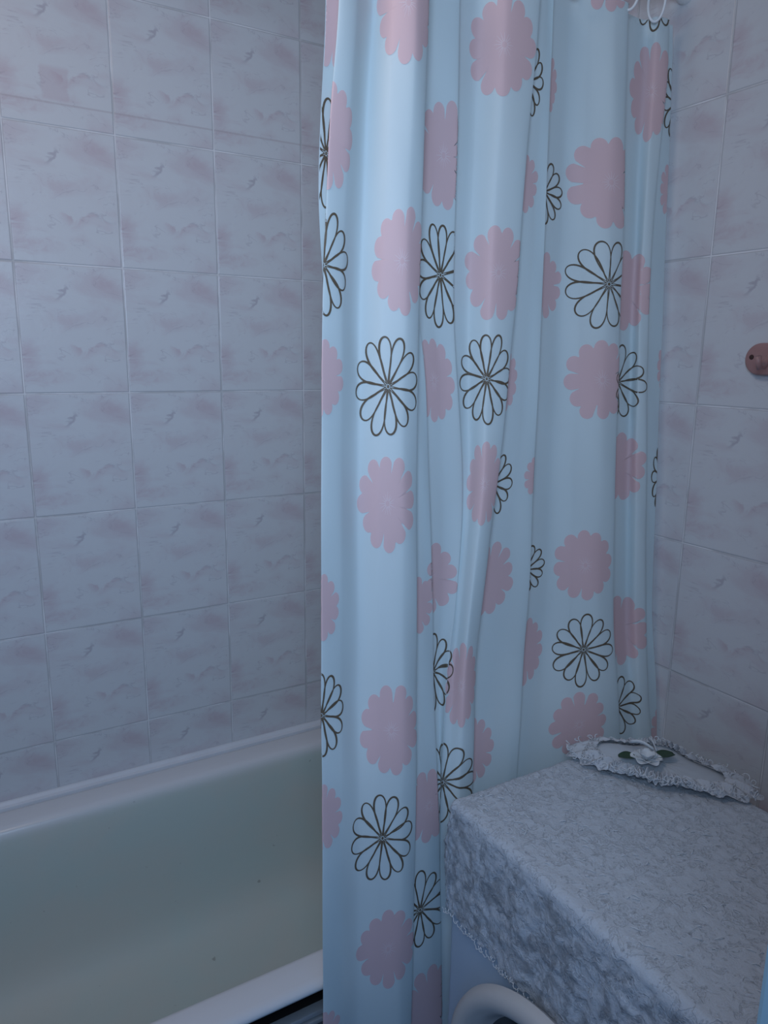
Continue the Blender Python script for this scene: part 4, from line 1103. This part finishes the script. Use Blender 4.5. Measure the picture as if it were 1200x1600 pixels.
def petal(ang, tilt, ln, wd, cup, base):
    vs, fs = [], []
    A, B = 9, 7
    for i in range(A):
        u_ = i / (A - 1)
        for j in range(B):
            v_ = j / (B - 1) * 2 - 1
            w = wd * math.sin(math.pi * min(1, 0.12 + 0.80 * u_)) ** 0.8
            x = ln * u_ * math.cos(tilt)
            z = ln * u_ * math.sin(tilt) + cup * v_ * v_ * w - 0.004 * u_ * u_
            vs.append(base + Vector((x * math.cos(ang) - v_ * w * math.sin(ang), x * math.sin(ang) + v_ * w * math.cos(ang), z)))
    for i in range(A - 1):
        for j in range(B - 1):
            fs.append((i * B + j, (i + 1) * B + j, (i + 1) * B + j + 1, i * B + j + 1))
    return vs, fs


def solid(o, t):
    m = o.modifiers.new('thickness', 'SOLIDIFY')
    m.thickness = t
    return o


flw = thing('flower', tuple(FP), None, None)
flw.parent = dl
flw.matrix_parent_inverse = Matrix.Translation(-dl.location)
bpy.context.view_layer.update()


def sub(name, mb, mat, thick):
    o = mb.build(name, mat)
    o.parent = flw
    o.matrix_parent_inverse = Matrix.Translation(-Vector(FP))
    return solid(o, thick)


for q in range(6):
    v_, f_ = petal(2 * math.pi * q / 6 + 0.3, 0.35, 0.026, 0.012, 0.35, Vector(FP))
    sub('petal', MB().add(v_, f_), PETAL, 0.0006)
for q in range(5):
    v_, f_ = petal(2 * math.pi * q / 5 + 0.1, 0.95, 0.019, 0.010, 0.6, Vector(FP) + Vector((0, 0, 0.001)))
    sub('petal', MB().add(v_, f_), PETAL, 0.0006)
for a, ln in LEAVES:
    v_, f_ = petal(a, 0.12, ln, 0.0105, 0.25, Vector(FP) + Vector((math.cos(a) * 0.017, math.sin(a) * 0.017, 0.004)))
    o = sub('leaf', MB().add(v_, f_), LEAF, 0.0008)
    o['label'] = 'dark green leaf'
for (a0, b0), (a1, b1) in (((-0.045, -0.018), (-0.008, -0.012)), ((-0.02, -0.045), (-0.004, -0.01))):
    pts = []
    for m in range(8):
        f = m / 7
        pts.append(dpt(a0 + (a1 - a0) * f, b0 + (b1 - b0) * f, 0.010 + 0.006 * math.sin(math.pi * f)))
    vs = []
    for p in pts:
        vs += [p + Vector((0, 0, 0.003)), p - Vector((0, 0, 0.003))]
    sub('ribbon_tail', MB().add(vs, [(2 * m, 2 * m + 1, 2 * m + 3, 2 * m + 2) for m in range(7)]), PETAL, 0.0006)

# ------------------------------------------------------------------ pink hook rail on the right wall
ROSE = plain('dusty_pink_plastic', (0.36, 0.20, 0.19), 0.4, 0.5, var=0.12, scale=80)
HOLE = plain('rusty_screw_head', (0.045, 0.018, 0.015), 0.5, 0.4)
hr = thing('hook_rail', (WR, 0.62, EYE + 0.004), 'dusty pink rounded hook rail screwed to the right tiled wall', 'hook rail')
HH, HL, HT = 0.0255, 0.755, 0.014
Yc0, Yc1, Zc = HL - HH, 0.44, EYE + 0.004
out = []
for q in range(25):
    a = -math.pi / 2 + math.pi * q / 24
    out.append((Yc0 + HH * math.cos(a), HH * math.sin(a)))
for q in range(25):
    a = math.pi / 2 + math.pi * q / 24
    out.append((Yc1 + HH * math.cos(a), HH * math.sin(a)))
cyc = (Yc0 + Yc1) / 2
lv = []
for sc_, d in ((1.0, 0.0), (1.0, 0.006), (0.985, 0.010), (0.94, 0.0128), (0.86, HT)):
    for y, z in out:
        ycc = min(max(y, Yc1), Yc0)
        lv.append((WR - d - 0.0002, ycc + (y - ycc) * sc_, Zc + z * sc_))
n = len(out)
lf = [(i * n + q, i * n + (q + 1) % n, (i + 1) * n + (q + 1) % n, (i + 1) * n + q) for i in range(4) for q in range(n)]
lf += [tuple(range(n)), tuple(4 * n + q for q in range(n))]
MB().add(lv, lf).build('plate', ROSE, hr, angle=50)
for y, z in ((0.742, 0.003), (0.452, 0.003)):
    MB().lathe([(0.0, 0.0), (0.0042, 0.0), (0.0038, 0.0012), (0.0, 0.0018)], (WR - HT + 0.0002, y, Zc + z), (-1, 0, 0), 16).build('screw', HOLE, hr, angle=50)
for y in (0.705, 0.60, 0.495):
    MB().tube([(WR - HT + 0.001, y, Zc + 0.006), (WR - HT - 0.012, y, Zc + 0.003), (WR - HT - 0.024, y, Zc - 0.012), (WR - HT - 0.034, y, Zc - 0.014), (WR - HT - 0.040, y, Zc + 0.004)],
              [0.005, 0.005, 0.0045, 0.004, 0.0055], 10).build('hook', ROSE, hr)
